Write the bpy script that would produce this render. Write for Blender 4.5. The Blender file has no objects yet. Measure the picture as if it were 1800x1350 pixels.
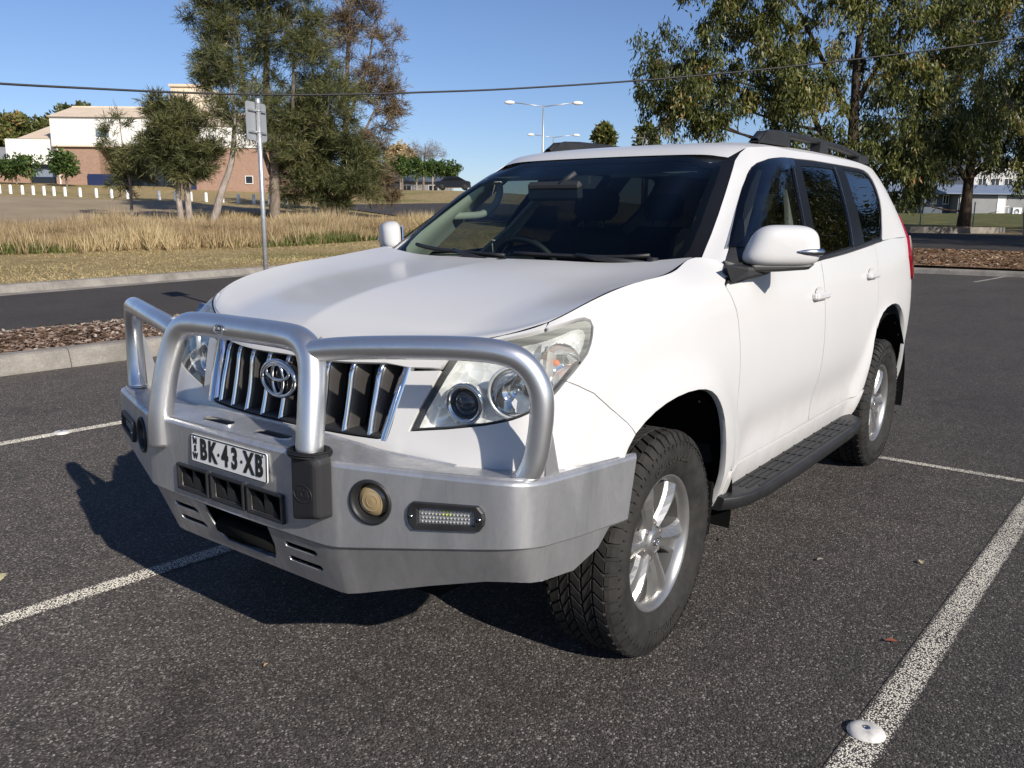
import bpy, bmesh, math, random
import numpy as np
from mathutils import Vector, Matrix
from mathutils.geometry import delaunay_2d_cdt

# ------------------------------------------------------------------ camera, sky, sun
# World frame: the parked car's own frame. x forward (front axle at 0), y to the car's left, z up, metres.
scene = bpy.context.scene
COL = scene.collection
CAM = np.array([2.3802, 2.0717, 1.4120]); YAW, PITCH, ROLL, FPX = 3.78683, -0.194014, 0.0088707, 1459.337
def cam_axes():
    f = np.array([math.cos(PITCH)*math.cos(YAW), math.cos(PITCH)*math.sin(YAW), math.sin(PITCH)])
    rt = np.array([math.sin(YAW), -math.cos(YAW), 0.]); up = np.cross(rt, f)
    c, s = math.cos(ROLL), math.sin(ROLL)
    return c*rt+s*up, -s*rt+c*up, f
_rt, _up, _fw = cam_axes()
cam_data = bpy.data.cameras.new('camera'); cam = bpy.data.objects.new('camera', cam_data); COL.objects.link(cam)
M = Matrix.Identity(4)
for i in range(3):
    M[i][0], M[i][1], M[i][2], M[i][3] = _rt[i], _up[i], -_fw[i], CAM[i]
cam.matrix_world = M
cam_data.sensor_width = 36; cam_data.lens = FPX/1800*36; cam_data.clip_start = .05; cam_data.clip_end = 3000
scene.camera = cam

SUN_DIR = Vector((.53, 1.73, 1.0)).normalized()          # towards the sun
sun_el = math.asin(SUN_DIR.z); sun_az = math.atan2(SUN_DIR.x, SUN_DIR.y)
world = bpy.data.worlds.new('World'); scene.world = world; world.use_nodes = True
wn = world.node_tree.nodes; wl = world.node_tree.links
sky = wn.new('ShaderNodeTexSky'); sky.sky_type = 'NISHITA'; sky.sun_disc = False
sky.sun_elevation = sun_el; sky.sun_rotation = sun_az
sky.altitude = 450; sky.air_density = 1.0; sky.dust_density = .25; sky.ozone_density = 5.0
tintn = wn.new('ShaderNodeMix'); tintn.data_type = 'RGBA'; tintn.blend_type = 'MULTIPLY'; tintn.inputs[0].default_value = 1.; tintn.inputs[7].default_value = (1.04, .98, 1.07, 1)   # camera white balance of the sky
wl.new(sky.outputs[0], tintn.inputs[6]); wl.new(tintn.outputs[2], wn['Background'].inputs[0]); wn['Background'].inputs[1].default_value = .086
sun_data = bpy.data.lights.new('sun', 'SUN'); sun_data.energy = 5.0; sun_data.angle = math.radians(.53); sun_data.color = (1., .925, .82)
sun = bpy.data.objects.new('sun', sun_data); COL.objects.link(sun); sun.location = (20, 60, 40)
sun.rotation_euler = SUN_DIR.to_track_quat('Z', 'Y').to_euler()
scene.view_settings.view_transform = 'Standard'; scene.view_settings.look = 'None'
scene.view_settings.exposure = 0.28; scene.view_settings.gamma = 1.0; scene.view_settings.use_curve_mapping = False
scene.cycles.transparent_max_bounces = 16; scene.cycles.max_bounces = 8

# ------------------------------------------------------------------ helpers
rng = np.random.default_rng(7); random.seed(7)
_right = np.array([math.sin(YAW), -math.cos(YAW), 0.])
def site(px, py, D):
    """point on the bearing/elevation of a survey reading taken from the camera station, D metres away horizontally"""
    d = _fw+_rt*(px-900)/FPX-_up*(py-675)/FPX
    return CAM+d*D/math.hypot(d[0], d[1])

def tag(o, label=None, cat=None, group=None, kind=None):
    if label: o['label'] = label
    if cat: o['category'] = cat
    if group: o['group'] = group
    if kind: o['kind'] = kind
    return o
def empty(name, loc=(0, 0, 0), rz=0, label=None, cat=None, group=None):
    o = bpy.data.objects.new(name, None); COL.objects.link(o); o.location = loc; o.rotation_euler = (0, 0, rz); o.empty_display_size = .2
    return tag(o, label, cat, group)
def link(name, me, mats, parent=None):
    o = bpy.data.objects.new(name, me); COL.objects.link(o)
    if mats is not None:
        for m in (mats if isinstance(mats, (list, tuple)) else [mats]): me.materials.append(m)
    if parent is not None: o.parent = parent
    return o
def npmesh(name, V, F, mats, parent=None, smooth=False, mi=None, attr=None):
    """fast mesh from arrays; F is (n,3) or (n,4)"""
    V = np.asarray(V, np.float32); F = np.asarray(F, np.int32); k = F.shape[1]
    me = bpy.data.meshes.new(name); me.vertices.add(len(V)); me.vertices.foreach_set('co', V.ravel())
    me.loops.add(F.size); me.loops.foreach_set('vertex_index', F.ravel())
    me.polygons.add(len(F)); me.polygons.foreach_set('loop_start', np.arange(0, F.size, k, dtype=np.int32))
    if smooth: me.polygons.foreach_set('use_smooth', np.ones(len(F), bool))
    if mi is not None: me.polygons.foreach_set('material_index', np.asarray(mi, np.int32))
    if attr is not None:
        a = me.attributes.new('rnd', 'FLOAT', 'POINT'); a.data.foreach_set('value', np.asarray(attr, np.float32))
    me.update(calc_edges=True)
    return link(name, me, mats, parent)

class MB:
    """collects shapes into ONE mesh; each add may use its own material slot"""
    def __init__(self): self.v = []; self.f = []; self.m = []; self.s = []
    def add(self, V, F, mi=0, smooth=False):
        o = len(self.v); self.v += [tuple(map(float, p)) for p in V]
        for q in F: self.f.append(tuple(o+i for i in q)); self.m.append(mi); self.s.append(smooth)
    def box(self, c, s, mi=0, rot=None, bev=0):
        cx, cy, cz = c; x, y, z = s[0]/2, s[1]/2, s[2]/2
        if bev:
            b = min(bev, x*.9, y*.9, z*.9); V = []; 
            for sx in (-1, 1):
                for sy in (-1, 1):
                    for sz in (-1, 1):
                        V += [(sx*x, sy*(y-b), sz*(z-b)), (sx*(x-b), sy*y, sz*(z-b)), (sx*(x-b), sy*(y-b), sz*z)]
            bm = bmesh.new()
            for p in V: bm.verts.new(p)
            bmesh.ops.convex_hull(bm, input=bm.verts); bm.verts.index_update()
            P = [v.co.copy() for v in bm.verts]; F = [[v.index for v in f.verts] for f in bm.faces]; bm.free()
        else:
            P = [Vector((sx*x, sy*y, sz*z)) for sx in (-1, 1) for sy in (-1, 1) for sz in (-1, 1)]
            F = [(0, 1, 3, 2), (4, 6, 7, 5), (0, 4, 5, 1), (2, 3, 7, 6), (0, 2, 6, 4), (1, 5, 7, 3)]
        R = rot if rot is not None else Matrix.Identity(3)
        self.add([(R@p)+Vector(c) for p in P], F, mi)
    def tube(self, pts, r, n=12, mi=0, cap=True, closed=False):
        P = [Vector(p) for p in pts]; R = r if hasattr(r, '__len__') else [r]*len(P)
        V = []; F = []; m = len(P); prev = None
        for i in range(m):
            a = P[i-1] if (i > 0 or closed) else P[i]; b = P[(i+1) % m] if (i < m-1 or closed) else P[i]
            t = (b-a).normalized() if (b-a).length > 1e-9 else Vector((0, 0, 1))
            if prev is None:
                u = t.cross(Vector((0, 0, 1)));
                if u.length < .05: u = t.cross(Vector((1, 0, 0)))
            else: u = prev-t*prev.dot(t)
            u.normalize(); prev = u; w = t.cross(u)
            for k in range(n):
                an = 2*math.pi*k/n; V.append(P[i]+(u*math.cos(an)+w*math.sin(an))*R[i])
        for i in range(m if closed else m-1):
            j = (i+1) % m
            for k in range(n): F.append((i*n+k, i*n+(k+1) % n, j*n+(k+1) % n, j*n+k))
        if cap and not closed: F.append(tuple(range(n-1, -1, -1))); F.append(tuple((m-1)*n+k for k in range(n)))
        self.add(V, F, mi, True)
    def lathe(self, prof, origin=(0, 0, 0), axis='Z', n=32, mi=0, smooth=True, frame=None):
        """prof: list of (r, h) about an axis"""
        V = []; F = []; m = len(prof)
        if frame is None: frame = {'Z': Matrix(((1, 0, 0), (0, 1, 0), (0, 0, 1))), 'Y': Matrix(((1, 0, 0), (0, 0, 1), (0, -1, 0))), 'X': Matrix(((0, 0, 1), (1, 0, 0), (0, 1, 0)))}[axis]
        for r, h in prof:
            for k in range(n):
                a = 2*math.pi*k/n; V.append(frame@Vector((r*math.cos(a), r*math.sin(a), h))+Vector(origin))
        for i in range(m-1):
            for k in range(n): F.append((i*n+k, i*n+(k+1) % n, (i+1)*n+(k+1) % n, (i+1)*n+k))
        self.add(V, F, mi, smooth)
    def prism(self, poly, h0, h1, fr=None, mi=0):
        """2-D polygon extruded; fr(x,y,h) maps to 3-D"""
        fr = fr or (lambda x, y, h: (x, y, h)); n = len(poly)
        V = [fr(x, y, h0) for x, y in poly]+[fr(x, y, h1) for x, y in poly]
        F = [tuple(range(n-1, -1, -1)), tuple(range(n, 2*n))]+[(i, (i+1) % n, n+(i+1) % n, n+i) for i in range(n)]
        self.add(V, F, mi)
    def grid(self, P, mi=0, smooth=True):
        """P: rows x cols x 3"""
        P = np.asarray(P); r, c = P.shape[:2]
        self.add(P.reshape(-1, 3), [(i*c+j, i*c+j+1, (i+1)*c+j+1, (i+1)*c+j) for i in range(r-1) for j in range(c-1)], mi, smooth)
    def build(self, name, mats, parent=None, fixn=True, bevel=0, mirror=False):
        me = bpy.data.meshes.new(name); V = self.v
        if mirror: V = [(x, -y, z) for x, y, z in V]
        me.from_pydata(V, [], self.f); me.polygons.foreach_set('material_index', self.m); me.polygons.foreach_set('use_smooth', self.s)
        if fixn or bevel:
            bm = bmesh.new(); bm.from_mesh(me)
            if bevel:
                bmesh.ops.remove_doubles(bm, verts=bm.verts, dist=1e-5)
                es = [e for e in bm.edges if len(e.link_faces) == 2 and e.calc_face_angle(0) > .5]
                bmesh.ops.bevel(bm, geom=es, offset=bevel, segments=2, profile=.6, affect='EDGES')
            bmesh.ops.recalc_face_normals(bm, faces=bm.faces); bm.to_mesh(me); bm.free()
        elif mirror: me.flip_normals()
        me.update()
        return link(name, me, mats, parent)

def copy_tree(o, parent=None):
    c = o.copy(); COL.objects.link(c); c.parent = parent
    for ch in list(o.children): copy_tree(ch, c)
    return c

def text_mesh(txt, size, bold=0.0, sx=1.0, depth=.0, align='CENTER', res=3):
    cu = bpy.data.curves.new('t', 'FONT'); cu.body = txt; cu.size = size; cu.offset = bold; cu.extrude = depth; cu.align_x = align; cu.align_y = 'CENTER'; cu.resolution_u = res
    ob = bpy.data.objects.new('t', cu); COL.objects.link(ob)
    dg = bpy.context.evaluated_depsgraph_get(); dg.update()
    me = bpy.data.meshes.new_from_object(ob.evaluated_get(dg)); bpy.data.objects.remove(ob); bpy.data.curves.remove(cu)
    V = [(v.co.x*sx, v.co.y, v.co.z) for v in me.vertices]; F = [tuple(p.vertices) for p in me.polygons]; bpy.data.meshes.remove(me)
    return V, F

# ------------------------------------------------------------------ materials
MATS = {}
def mat(name, col=(.5, .5, .5), rough=.5, metal=0., coat=0., spec=.5, build=None, **kw):
    if name in MATS: return MATS[name]
    m = bpy.data.materials.new(name); m.use_nodes = True; n = m.node_tree.nodes; l = m.node_tree.links; b = n['Principled BSDF']
    b.inputs['Base Color'].default_value = (*col, 1); b.inputs['Roughness'].default_value = rough; b.inputs['Metallic'].default_value = metal
    b.inputs['Coat Weight'].default_value = coat; b.inputs['Coat Roughness'].default_value = .04; b.inputs['Specular IOR Level'].default_value = spec
    for k, v in kw.items(): b.inputs[k.replace('_', ' ')].default_value = v
    if build: build(n, l, b)
    MATS[name] = m; return m
def nd(n, t, **kw):
    x = n.new(t)
    for k, v in kw.items(): setattr(x, k, v)
    return x
def noise(n, l, scale, detail=4, rough=.55, vec=None, dist=0):
    t = nd(n, 'ShaderNodeTexNoise'); t.inputs['Scale'].default_value = scale; t.inputs['Detail'].default_value = detail; t.inputs['Roughness'].default_value = rough; t.inputs['Distortion'].default_value = dist
    if vec: l.new(vec, t.inputs['Vector'])
    return t.outputs['Fac']
def ramp(n, l, src, stops, interp='LINEAR'):
    r = nd(n, 'ShaderNodeValToRGB'); r.color_ramp.interpolation = interp; e = r.color_ramp.elements
    while len(e) < len(stops): e.new(.5)
    for i, (p, c) in enumerate(stops): e[i].position = p; e[i].color = (*c, 1) if len(c) == 3 else c
    l.new(src, r.inputs['Fac']); return r.outputs['Color']
def mixc(n, l, fac, a, b, typ='MIX'):
    x = nd(n, 'ShaderNodeMix', data_type='RGBA', blend_type=typ)
    for s, v in ((0, fac), (6, a), (7, b)):
        if hasattr(v, 'is_linked') or hasattr(v, 'links'): l.new(v, x.inputs[s])
        elif s == 0: x.inputs[s].default_value = v
        else: x.inputs[s].default_value = (*v, 1)
    return x.outputs[2]
def bump(n, l, b, h, strength=.3, dist=.01):
    x = nd(n, 'ShaderNodeBump'); x.inputs['Strength'].default_value = strength; x.inputs['Distance'].default_value = dist
    l.new(h, x.inputs['Height']); l.new(x.outputs[0], b.inputs['Normal']); return x
def schlick(n, l, f0=.04, p=5.):
    """thin-sheet Fresnel that is the same from both faces"""
    lw = nd(n, 'ShaderNodeLayerWeight'); lw.inputs[0].default_value = .5
    return math_(n, l, 'ADD', math_(n, l, 'MULTIPLY', math_(n, l, 'POWER', lw.outputs['Facing'], p), 1-f0), f0)
def objco(n): return nd(n, 'ShaderNodeTexCoord').outputs['Object']
def math_(n, l, op, a, b=None):
    x = nd(n, 'ShaderNodeMath', operation=op)
    for i, v in enumerate((a, b)):
        if v is None: continue
        if hasattr(v, 'links'): l.new(v, x.inputs[i])
        else: x.inputs[i].default_value = v
    return x.outputs[0]
# ------------------------------------------------------------------ ground materials
def m_asphalt(n, l, b, tint=1.0, seed=0.):
    co = nd(n, 'ShaderNodeNewGeometry').outputs['Position']
    vo = nd(n, 'ShaderNodeTexVoronoi'); vo.inputs['Scale'].default_value = 175; l.new(co, vo.inputs['Vector'])
    sep = nd(n, 'ShaderNodeSeparateColor'); l.new(vo.outputs['Color'], sep.inputs[0])
    stone = ramp(n, l, sep.outputs[0], [(0, (.021, .0192, .018)), (.45, (.046, .0425, .040)), (.80, (.077, .071, .067)), (.95, (.14, .129, .121)), (1., (.27, .255, .24))])
    vo2 = nd(n, 'ShaderNodeTexVoronoi'); vo2.inputs['Scale'].default_value = 75; l.new(co, vo2.inputs['Vector'])
    sep2 = nd(n, 'ShaderNodeSeparateColor'); l.new(vo2.outputs['Color'], sep2.inputs[0])
    fleck = ramp(n, l, sep2.outputs[1], [(0, (0, 0, 0)), (.955, (0, 0, 0)), (.99, (1, 1, 1))])
    f2 = math_(n, l, 'MULTIPLY', fleck, math_(n, l, 'LESS_THAN', vo2.outputs['Distance'], .32))
    c = mixc(n, l, f2, stone, (.25, .24, .225))
    big = noise(n, l, .55, 5, .6, co); c = mixc(n, l, ramp(n, l, big, [(.3, (.0, .0, .0)), (.7, (1, 1, 1))]), mixc(n, l, 1., c, (.80, .79, .80), 'MULTIPLY'), mixc(n, l, 1., c, (1.12, 1.09, 1.06), 'MULTIPLY'))
    st = noise(n, l, 1.3, 3, .5, co, .8); c = mixc(n, l, ramp(n, l, st, [(.62, (0, 0, 0)), (.72, (1, 1, 1))]), c, mixc(n, l, 1., c, (.74, .73, .72), 'MULTIPLY')); med = noise(n, l, 5., 4, .6, co); c = mixc(n, l, 1., c, ramp(n, l, med, [(.25, (.82, .82, .82)), (.75, (1.14, 1.13, 1.12))]), 'MULTIPLY')
    if tint != 1: c = mixc(n, l, 1., c, (tint, tint, tint), 'MULTIPLY')
    l.new(c, b.inputs['Base Color'])
    fine = noise(n, l, 420, 2, .5, co)
    h = math_(n, l, 'ADD', math_(n, l, 'MULTIPLY', vo.outputs['Distance'], -1.0), math_(n, l, 'MULTIPLY', fine, .5))
    bump(n, l, b, h, .75, .006)
    return c, sep, vo, co
mat('asphalt', rough=.78, spec=.3, Diffuse_Roughness=1., build=lambda n, l, b: m_asphalt(n, l, b))
mat('asphalt_road', rough=.8, spec=.3, Diffuse_Roughness=1., build=lambda n, l, b: m_asphalt(n, l, b, .55))
def m_line(n, l, b):
    c, sep, vo, co = m_asphalt(n, l, b)
    ob = nd(n, 'ShaderNodeTexCoord').outputs['Generated']; sx = nd(n, 'ShaderNodeSeparateXYZ'); l.new(ob, sx.inputs[0])
    edge = math_(n, l, 'MULTIPLY', math_(n, l, 'ABSOLUTE', math_(n, l, 'SUBTRACT', sx.outputs[1], .5)), 2.)
    pit = math_(n, l, 'ADD', math_(n, l, 'MULTIPLY', vo.outputs['Distance'], .9), math_(n, l, 'MULTIPLY', sep.outputs[2], .35))
    wear = noise(n, l, 2.1, 6, .72, co, .5)
    k = math_(n, l, 'ADD', pit, math_(n, l, 'MULTIPLY', wear, .50))
    k = math_(n, l, 'ADD', k, math_(n, l, 'MULTIPLY', math_(n, l, 'POWER', edge, 7.), .55))
    paint = mixc(n, l, sep.outputs[1], (.58, .55, .47), (.76, .73, .65))
    m = ramp(n, l, k, [(.78, (1, 1, 1)), (.90, (0, 0, 0))])
    l.new(mixc(n, l, m, c, paint), b.inputs['Base Color'])
mat('line_paint', rough=.75, spec=.3, Diffuse_Roughness=1., build=m_line)
def m_concrete(n, l, b):
    co = objco(n); a = noise(n, l, 2.2, 6, .65, co); f = noise(n, l, 60, 3, .6, co)
    c = ramp(n, l, a, [(.25, (.15, .138, .122)), (.55, (.27, .25, .222)), (.8, (.36, .335, .30))])
    c = mixc(n, l, 1., c, ramp(n, l, f, [(.3, (.8, .8, .8)), (.7, (1.1, 1.1, 1.1))]), 'MULTIPLY')
    l.new(c, b.inputs['Base Color']); bump(n, l, b, f, .4, .004)
mat('concrete', rough=.9, spec=.2, build=m_concrete)
def m_drygrass(n, l, b):
    co = nd(n, 'ShaderNodeNewGeometry').outputs['Position']
    a = noise(n, l, .16, 5, .6, co); f = noise(n, l, 3.0, 6, .7, co); g = noise(n, l, 38, 3, .7, co)
    c = ramp(n, l, f, [(.25, (.21, .155, .072)), (.5, (.35, .27, .14)), (.75, (.47, .38, .215))])
    c = mixc(n, l, ramp(n, l, a, [(.52, (0, 0, 0)), (.68, (1, 1, 1))]), c, mixc(n, l, 1., c, (.62, .74, .52), 'MULTIPLY'))
    c = mixc(n, l, 1., c, ramp(n, l, g, [(.25, (.66, .66, .66)), (.75, (1.2, 1.2, 1.2))]), 'MULTIPLY')
    l.new(c, b.inputs['Base Color']); bump(n, l, b, g, .8, .05)
mat('dry_grass', rough=.95, spec=.1, build=m_drygrass)
def m_lawn(n, l, b):
    co = nd(n, 'ShaderNodeNewGeometry').outputs['Position']
    f = noise(n, l, .5, 5, .6, co); g = noise(n, l, 26, 3, .7, co)
    c = ramp(n, l, f, [(.3, (.07, .082, .03)), (.55, (.125, .125, .05)), (.75, (.22, .185, .095))])
    c = mixc(n, l, 1., c, ramp(n, l, g, [(.25, (.7, .7, .7)), (.75, (1.2, 1.2, 1.2))]), 'MULTIPLY')
    l.new(c, b.inputs['Base Color']); bump(n, l, b, g, .7, .05)
mat('lawn', rough=.95, spec=.1, build=m_lawn)
def m_mulch(n, l, b):
    co = nd(n, 'ShaderNodeNewGeometry').outputs['Position']
    vo = nd(n, 'ShaderNodeTexVoronoi'); vo.inputs['Scale'].default_value = 16; l.new(co, vo.inputs['Vector'])
    sep = nd(n, 'ShaderNodeSeparateColor'); l.new(vo.outputs['Color'], sep.inputs[0])
    c = ramp(n, l, sep.outputs[0], [(0, (.07, .044, .028)), (.4, (.16, .098, .062)), (.75, (.26, .17, .11)), (1, (.40, .30, .21))])
    f = noise(n, l, 1.2, 5, .65, co); c = mixc(n, l, 1., c, ramp(n, l, f, [(.3, (.72, .72, .72)), (.7, (1.25, 1.22, 1.2))]), 'MULTIPLY')
    l.new(c, b.inputs['Base Color']); bump(n, l, b, vo.outputs['Distance'], .8, .03)
mat('mulch', rough=.95, spec=.1, build=m_mulch)
def m_clay(n, l, b):
    co = nd(n, 'ShaderNodeNewGeometry').outputs['Position']
    f = noise(n, l, .25, 6, .6, co); g = noise(n, l, 9, 4, .6, co)
    c = ramp(n, l, f, [(.3, (.25, .195, .13)), (.6, (.33, .265, .18)), (.8, (.37, .305, .205))]); c = mixc(n, l, 1., c, ramp(n, l, g, [(.3, (.85, .85, .85)), (.7, (1.1, 1.1, 1.1))]), 'MULTIPLY')
    l.new(c, b.inputs['Base Color'])
mat('bare_earth', rough=.95, spec=.1, build=m_clay)

# ------------------------------------------------------------------ terrain
def lerp_tab(x, t): return np.interp(x, [a for a, _ in t], [b for _, b in t])
KB0 = (-4.2, -14.75); KSL = .235                                     # far kerb line of the road
def kerb_y(x): return KB0[1]+KSL*(np.asarray(x)-KB0[0])
TL_ = [(0, 0), (21, .10), (28, .16), (33, .45), (44, 1.1), (60, 2.1), (74, 3.05), (92, 4.55), (140, 6.2), (400, 9), (1500, 12)]
TR_ = [(0, 0), (26, .12), (34, .50), (46, .84), (58, 1.02), (72, 1.6), (110, 2.7), (160, 3.8), (400, 7), (1500, 12)]
def ground_z(x, y):
    x = np.asarray(x, float); y = np.asarray(y, float)
    dx, dy = x-CAM[0], y-CAM[1]; D = np.hypot(dx, dy)
    az = np.degrees(np.arctan2(dy, dx)) % 360
    w = np.clip((az-200)/22., 0, 1)                                 # 1 on the left rise, 0 on the right
    w = np.where(az > 275, np.clip((320-az)/45, 0, 1), w)
    w = w*w*(3-2*w)
    z = w*lerp_tab(D, TL_)+(1-w)*lerp_tab(D, TR_)
    back = np.clip(np.minimum((az-335) % 360, (150-az) % 360)/20, 0, 1)*((az > 335) | (az < 150))   # behind the camera: level
    z = z*(1-back)+back*.1
    return z
def inside_lot(x, y): return (y > kerb_y(x)-.02) & (x > -24.6) & (x < 46) & (y < 44)
def make_terrain():
    R = np.concatenate([np.linspace(.8, 24, 60), np.linspace(24.5, 70, 80), np.geomspace(72, 1800, 45)])
    A = np.radians(np.arange(0, 360, 1.0)); P = []
    for r in R:
        x = CAM[0]+r*np.cos(A); y = CAM[1]+r*np.sin(A); z = ground_z(x, y)
        z = np.where(inside_lot(x, y) | ((y > kerb_y(x)-.4) & (x > -25.1) & (x < 46) & (y < 44)), -.06, z)
        P.append(np.stack([x, y, z], -1))
    V = np.concatenate([[(CAM[0], CAM[1], -.06)], np.concatenate(P)]); n = len(A); F = []
    i = np.arange(len(R)-1)[:, None]*n+1; j = np.arange(n)[None, :]
    F = np.stack([i+j, i+n+j, i+n+(j+1) % n, i+(j+1) % n], -1).reshape(-1, 4)
    o = npmesh('ground', V, F, mat('dry_grass'), None, True); tag(o, 'dry grass ground rising gently to the horizon', 'ground', kind='structure')
make_terrain()

def sheet(name, pts, z, m, label, cat='ground', sub=None):
    mb = MB(); mb.add([(x, y, z if not callable(z) else z(x, y)) for x, y in pts], [tuple(range(len(pts)))]); o = mb.build(name, m, None, fixn=False)
    return tag(o, label, cat, kind='structure')
# the sealed car park and the road beyond the island are one level sheet
xs = np.linspace(-24.5, 46, 24)
lot = MB(); lot.add([(x, kerb_y(x), 0.) for x in xs]+[(46, 44, 0), (-24.5, 44, 0)], [tuple(range(len(xs)+2))])
tag(lot.build('car_park', mat('asphalt'), None, fixn=False), 'grey asphalt of the car park with exposed stone chips', 'car park', kind='structure')
# darker, smoother access road between island and verge
rd = MB(); rx = np.linspace(-24.4, 45, 24)
rd.add([(x, kerb_y(x)+.45, .004) for x in rx]+[(45, -8.05, .004), (-24.4, -8.05, .004)], [tuple(range(len(rx)+2))])
tag(rd.build('road', mat('asphalt_road'), None, fixn=False), 'dark asphalt road between the mulch island and the grass verge', 'road', kind='structure')

# kerbs: swept profile along a polyline, with expansion joints
def kerb(name, pts, prof, label, step=2.4):
    mb = MB(); P = [Vector((x, y, 0)) for x, y in pts]
    # cut into castings with 8 mm joints
    seg = []
    for a, b in zip(P[:-1], P[1:]):
        L = (b-a).length; k = max(1, round(L/step))
        for i in range(k): seg.append((a.lerp(b, i/k), a.lerp(b, (i+1)/k)))
    for a, b in seg:
        t = (b-a).normalized(); nrm = Vector((-t.y, t.x, 0)); a2 = a+t*.004; b2 = b-t*.004; n = len(prof)
        V = [a2+nrm*u+Vector((0, 0, h)) for u, h in prof]+[b2+nrm*u+Vector((0, 0, h)) for u, h in prof]
        F = [(i, i+1, n+i+1, n+i) for i in range(n-1)]+[tuple(range(n)), tuple(range(2*n-1, n-1, -1))]
        mb.add(V, F)
    return tag(mb.build(name, mat('concrete'), None), label, 'kerb', kind='structure')
PROF = [(-.02, -.05), (-.02, .0), (.0, .10), (.02, .145), (.05, .16), (.15, .165), (.16, .10), (.16, -.05)]       # face towards -u
GUT = [(-.32, -.05), (-.32, .006), (-.03, .012), (.02, .11), (.06, .155), (.10, .165), (.22, .165), (.23, -.05)]
kx = np.linspace(46, -24.7, 13)
kerb('kerb', [(-24.7+70.7*i/12, kerb_y(-24.7+70.7*i/12)) for i in range(12, -1, -1)], GUT, 'pale concrete kerb and gutter along the grass verge')
kerb('kerb', [(6, -6.02), (-16, -6.02)], [(u, h+.02) for u, h in PROF], 'tall pale concrete kerb on the near side of the mulch island')
kerb('kerb', [(-16, -8.0), (6, -8.0)], [(u, h+.01) for u, h in PROF], 'pale concrete kerb on the road side of the mulch island')
kerb('kerb', [(-24.62, kerb_y(-24.62)-.0), (-24.62, 44)], [(u, h-.01) for u, h in PROF], 'grey concrete kerb in front of the brown mulch bed')
isl = MB(); gx = np.linspace(-15.9, 5.9, 60); gy = np.linspace(-7.86, -6.17, 12)
isl.grid([[(x, y, .135+.035*math.sin(3.1*x+1)*math.sin(2.3*y)+.03*rng.random()) for y in gy] for x in gx])
tag(isl.build('mulch_island', mat('mulch'), None, fixn=False), 'island bed of reddish bark mulch between two kerbs', 'garden bed', kind='structure')
def chips(name, x0, x1, y0, y1, zf, N, size, label, cols):
    x = rng.uniform(x0, x1, N); y = rng.uniform(y0, y1, N); z = zf(x, y)+rng.uniform(0, .03, N); a = rng.uniform(0, 6.28, N); L = size*rng.uniform(.4, 1.3, N); W = L*rng.uniform(.25, .5, N); t = rng.normal(0, .25, N)
    ux, uy = np.cos(a), np.sin(a)
    def P(s, w): return np.stack([x+ux*s*L-uy*w*W, y+uy*s*L+ux*w*W, z+t*s*L+.012*(w > 0)], -1)
    V = np.stack([P(-.5, -.5), P(.5, -.4), P(.45, .5), P(-.5, .4)], 1).reshape(-1, 3); F = np.arange(4*N).reshape(-1, 4)
    def bl(n, l, b):
        at = nd(n, 'ShaderNodeAttribute', attribute_name='rnd'); l.new(ramp(n, l, at.outputs['Fac'], cols), b.inputs['Base Color'])
    o = npmesh(name, V, F, mat(name, rough=.9, spec=.1, build=bl), None, False, attr=np.repeat(rng.random(N), 4))
    return tag(o, label, 'mulch', kind='stuff')
chips('bark_chips', -15.8, 4, -7.85, -6.18, lambda x, y: .16+0*x, 17000, .055, 'loose bark chips and leaf litter on the island', [(0, (.06, .042, .032)), (.4, (.15, .098, .072)), (.75, (.23, .17, .135)), (1, (.42, .37, .32))])

# painted bay lines
def line(a, b, w, label):
    A = Vector((*a, 0)); B = Vector((*b, 0)); L = (B-A).length; mb = MB(); k = max(2, int(L/.5))
    V = []; F = []
    for i in range(k+1):
        x = -L/2+L*i/k; V += [(x, -w/2, 0), (x, w/2, 0)]
    F = [(2*i, 2*i+2, 2*i+3, 2*i+1) for i in range(k)]
    mb.add(V, F); o = mb.build('bay_line', mat('line_paint'), None, fixn=False); o.location = ((A.x+B.x)/2, (A.y+B.y)/2, .0022); o.rotation_euler = (0, 0, math.atan2(B.y-A.y, B.x-A.x))
    tag(o, label, 'road marking', 'painted parking bay lines', 'structure')
line((2.9, 1.478), (-2.89, 1.773), .108, 'worn white bay line beside the car on its left')
line((2.9, -1.105), (-2.89, -.80), .105, 'worn white bay line running under the car')
line((2.9, -3.69), (-2.89, -3.40), .11, 'worn white bay line of the empty bay beyond the car')
line((-2.935, 9.5), (-2.935, -5.9), .075, 'thin white line closing the bays behind the rear wheel')
line((-21.4, -1.30), (-26.0+1.5, -1.0), .10, 'short white line in the far part of the car park')
# ------------------------------------------------------------------ vegetation
def m_leaf(name, stops, trans=.25, rough=.55):
    def bl(n, l, b):
        at = nd(n, 'ShaderNodeAttribute', attribute_name='rnd'); c = ramp(n, l, at.outputs['Fac'], stops)
        l.new(c, b.inputs['Base Color'])
        tr = nd(n, 'ShaderNodeBsdfTranslucent'); l.new(mixc(n, l, 1., c, (1.15, 1.2, .6), 'MULTIPLY'), tr.inputs[0])
        mx = nd(n, 'ShaderNodeMixShader'); mx.inputs[0].default_value = trans
        l.new(b.outputs[0], mx.inputs[1]); l.new(tr.outputs[0], mx.inputs[2]); l.new(mx.outputs[0], n['Material Output'].inputs[0])
    return mat(name, rough=rough, spec=.3, build=bl)
m_leaf('casuarina_needles', [(0, (.034, .043, .016)), (.45, (.088, .098, .037)), (.8, (.16, .16, .064)), (1, (.27, .24, .12))], .2)
m_leaf('casuarina_brown', [(0, (.07, .050, .028)), (.4, (.135, .095, .052)), (.75, (.20, .145, .085)), (1, (.28, .23, .15))], .15)
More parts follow.
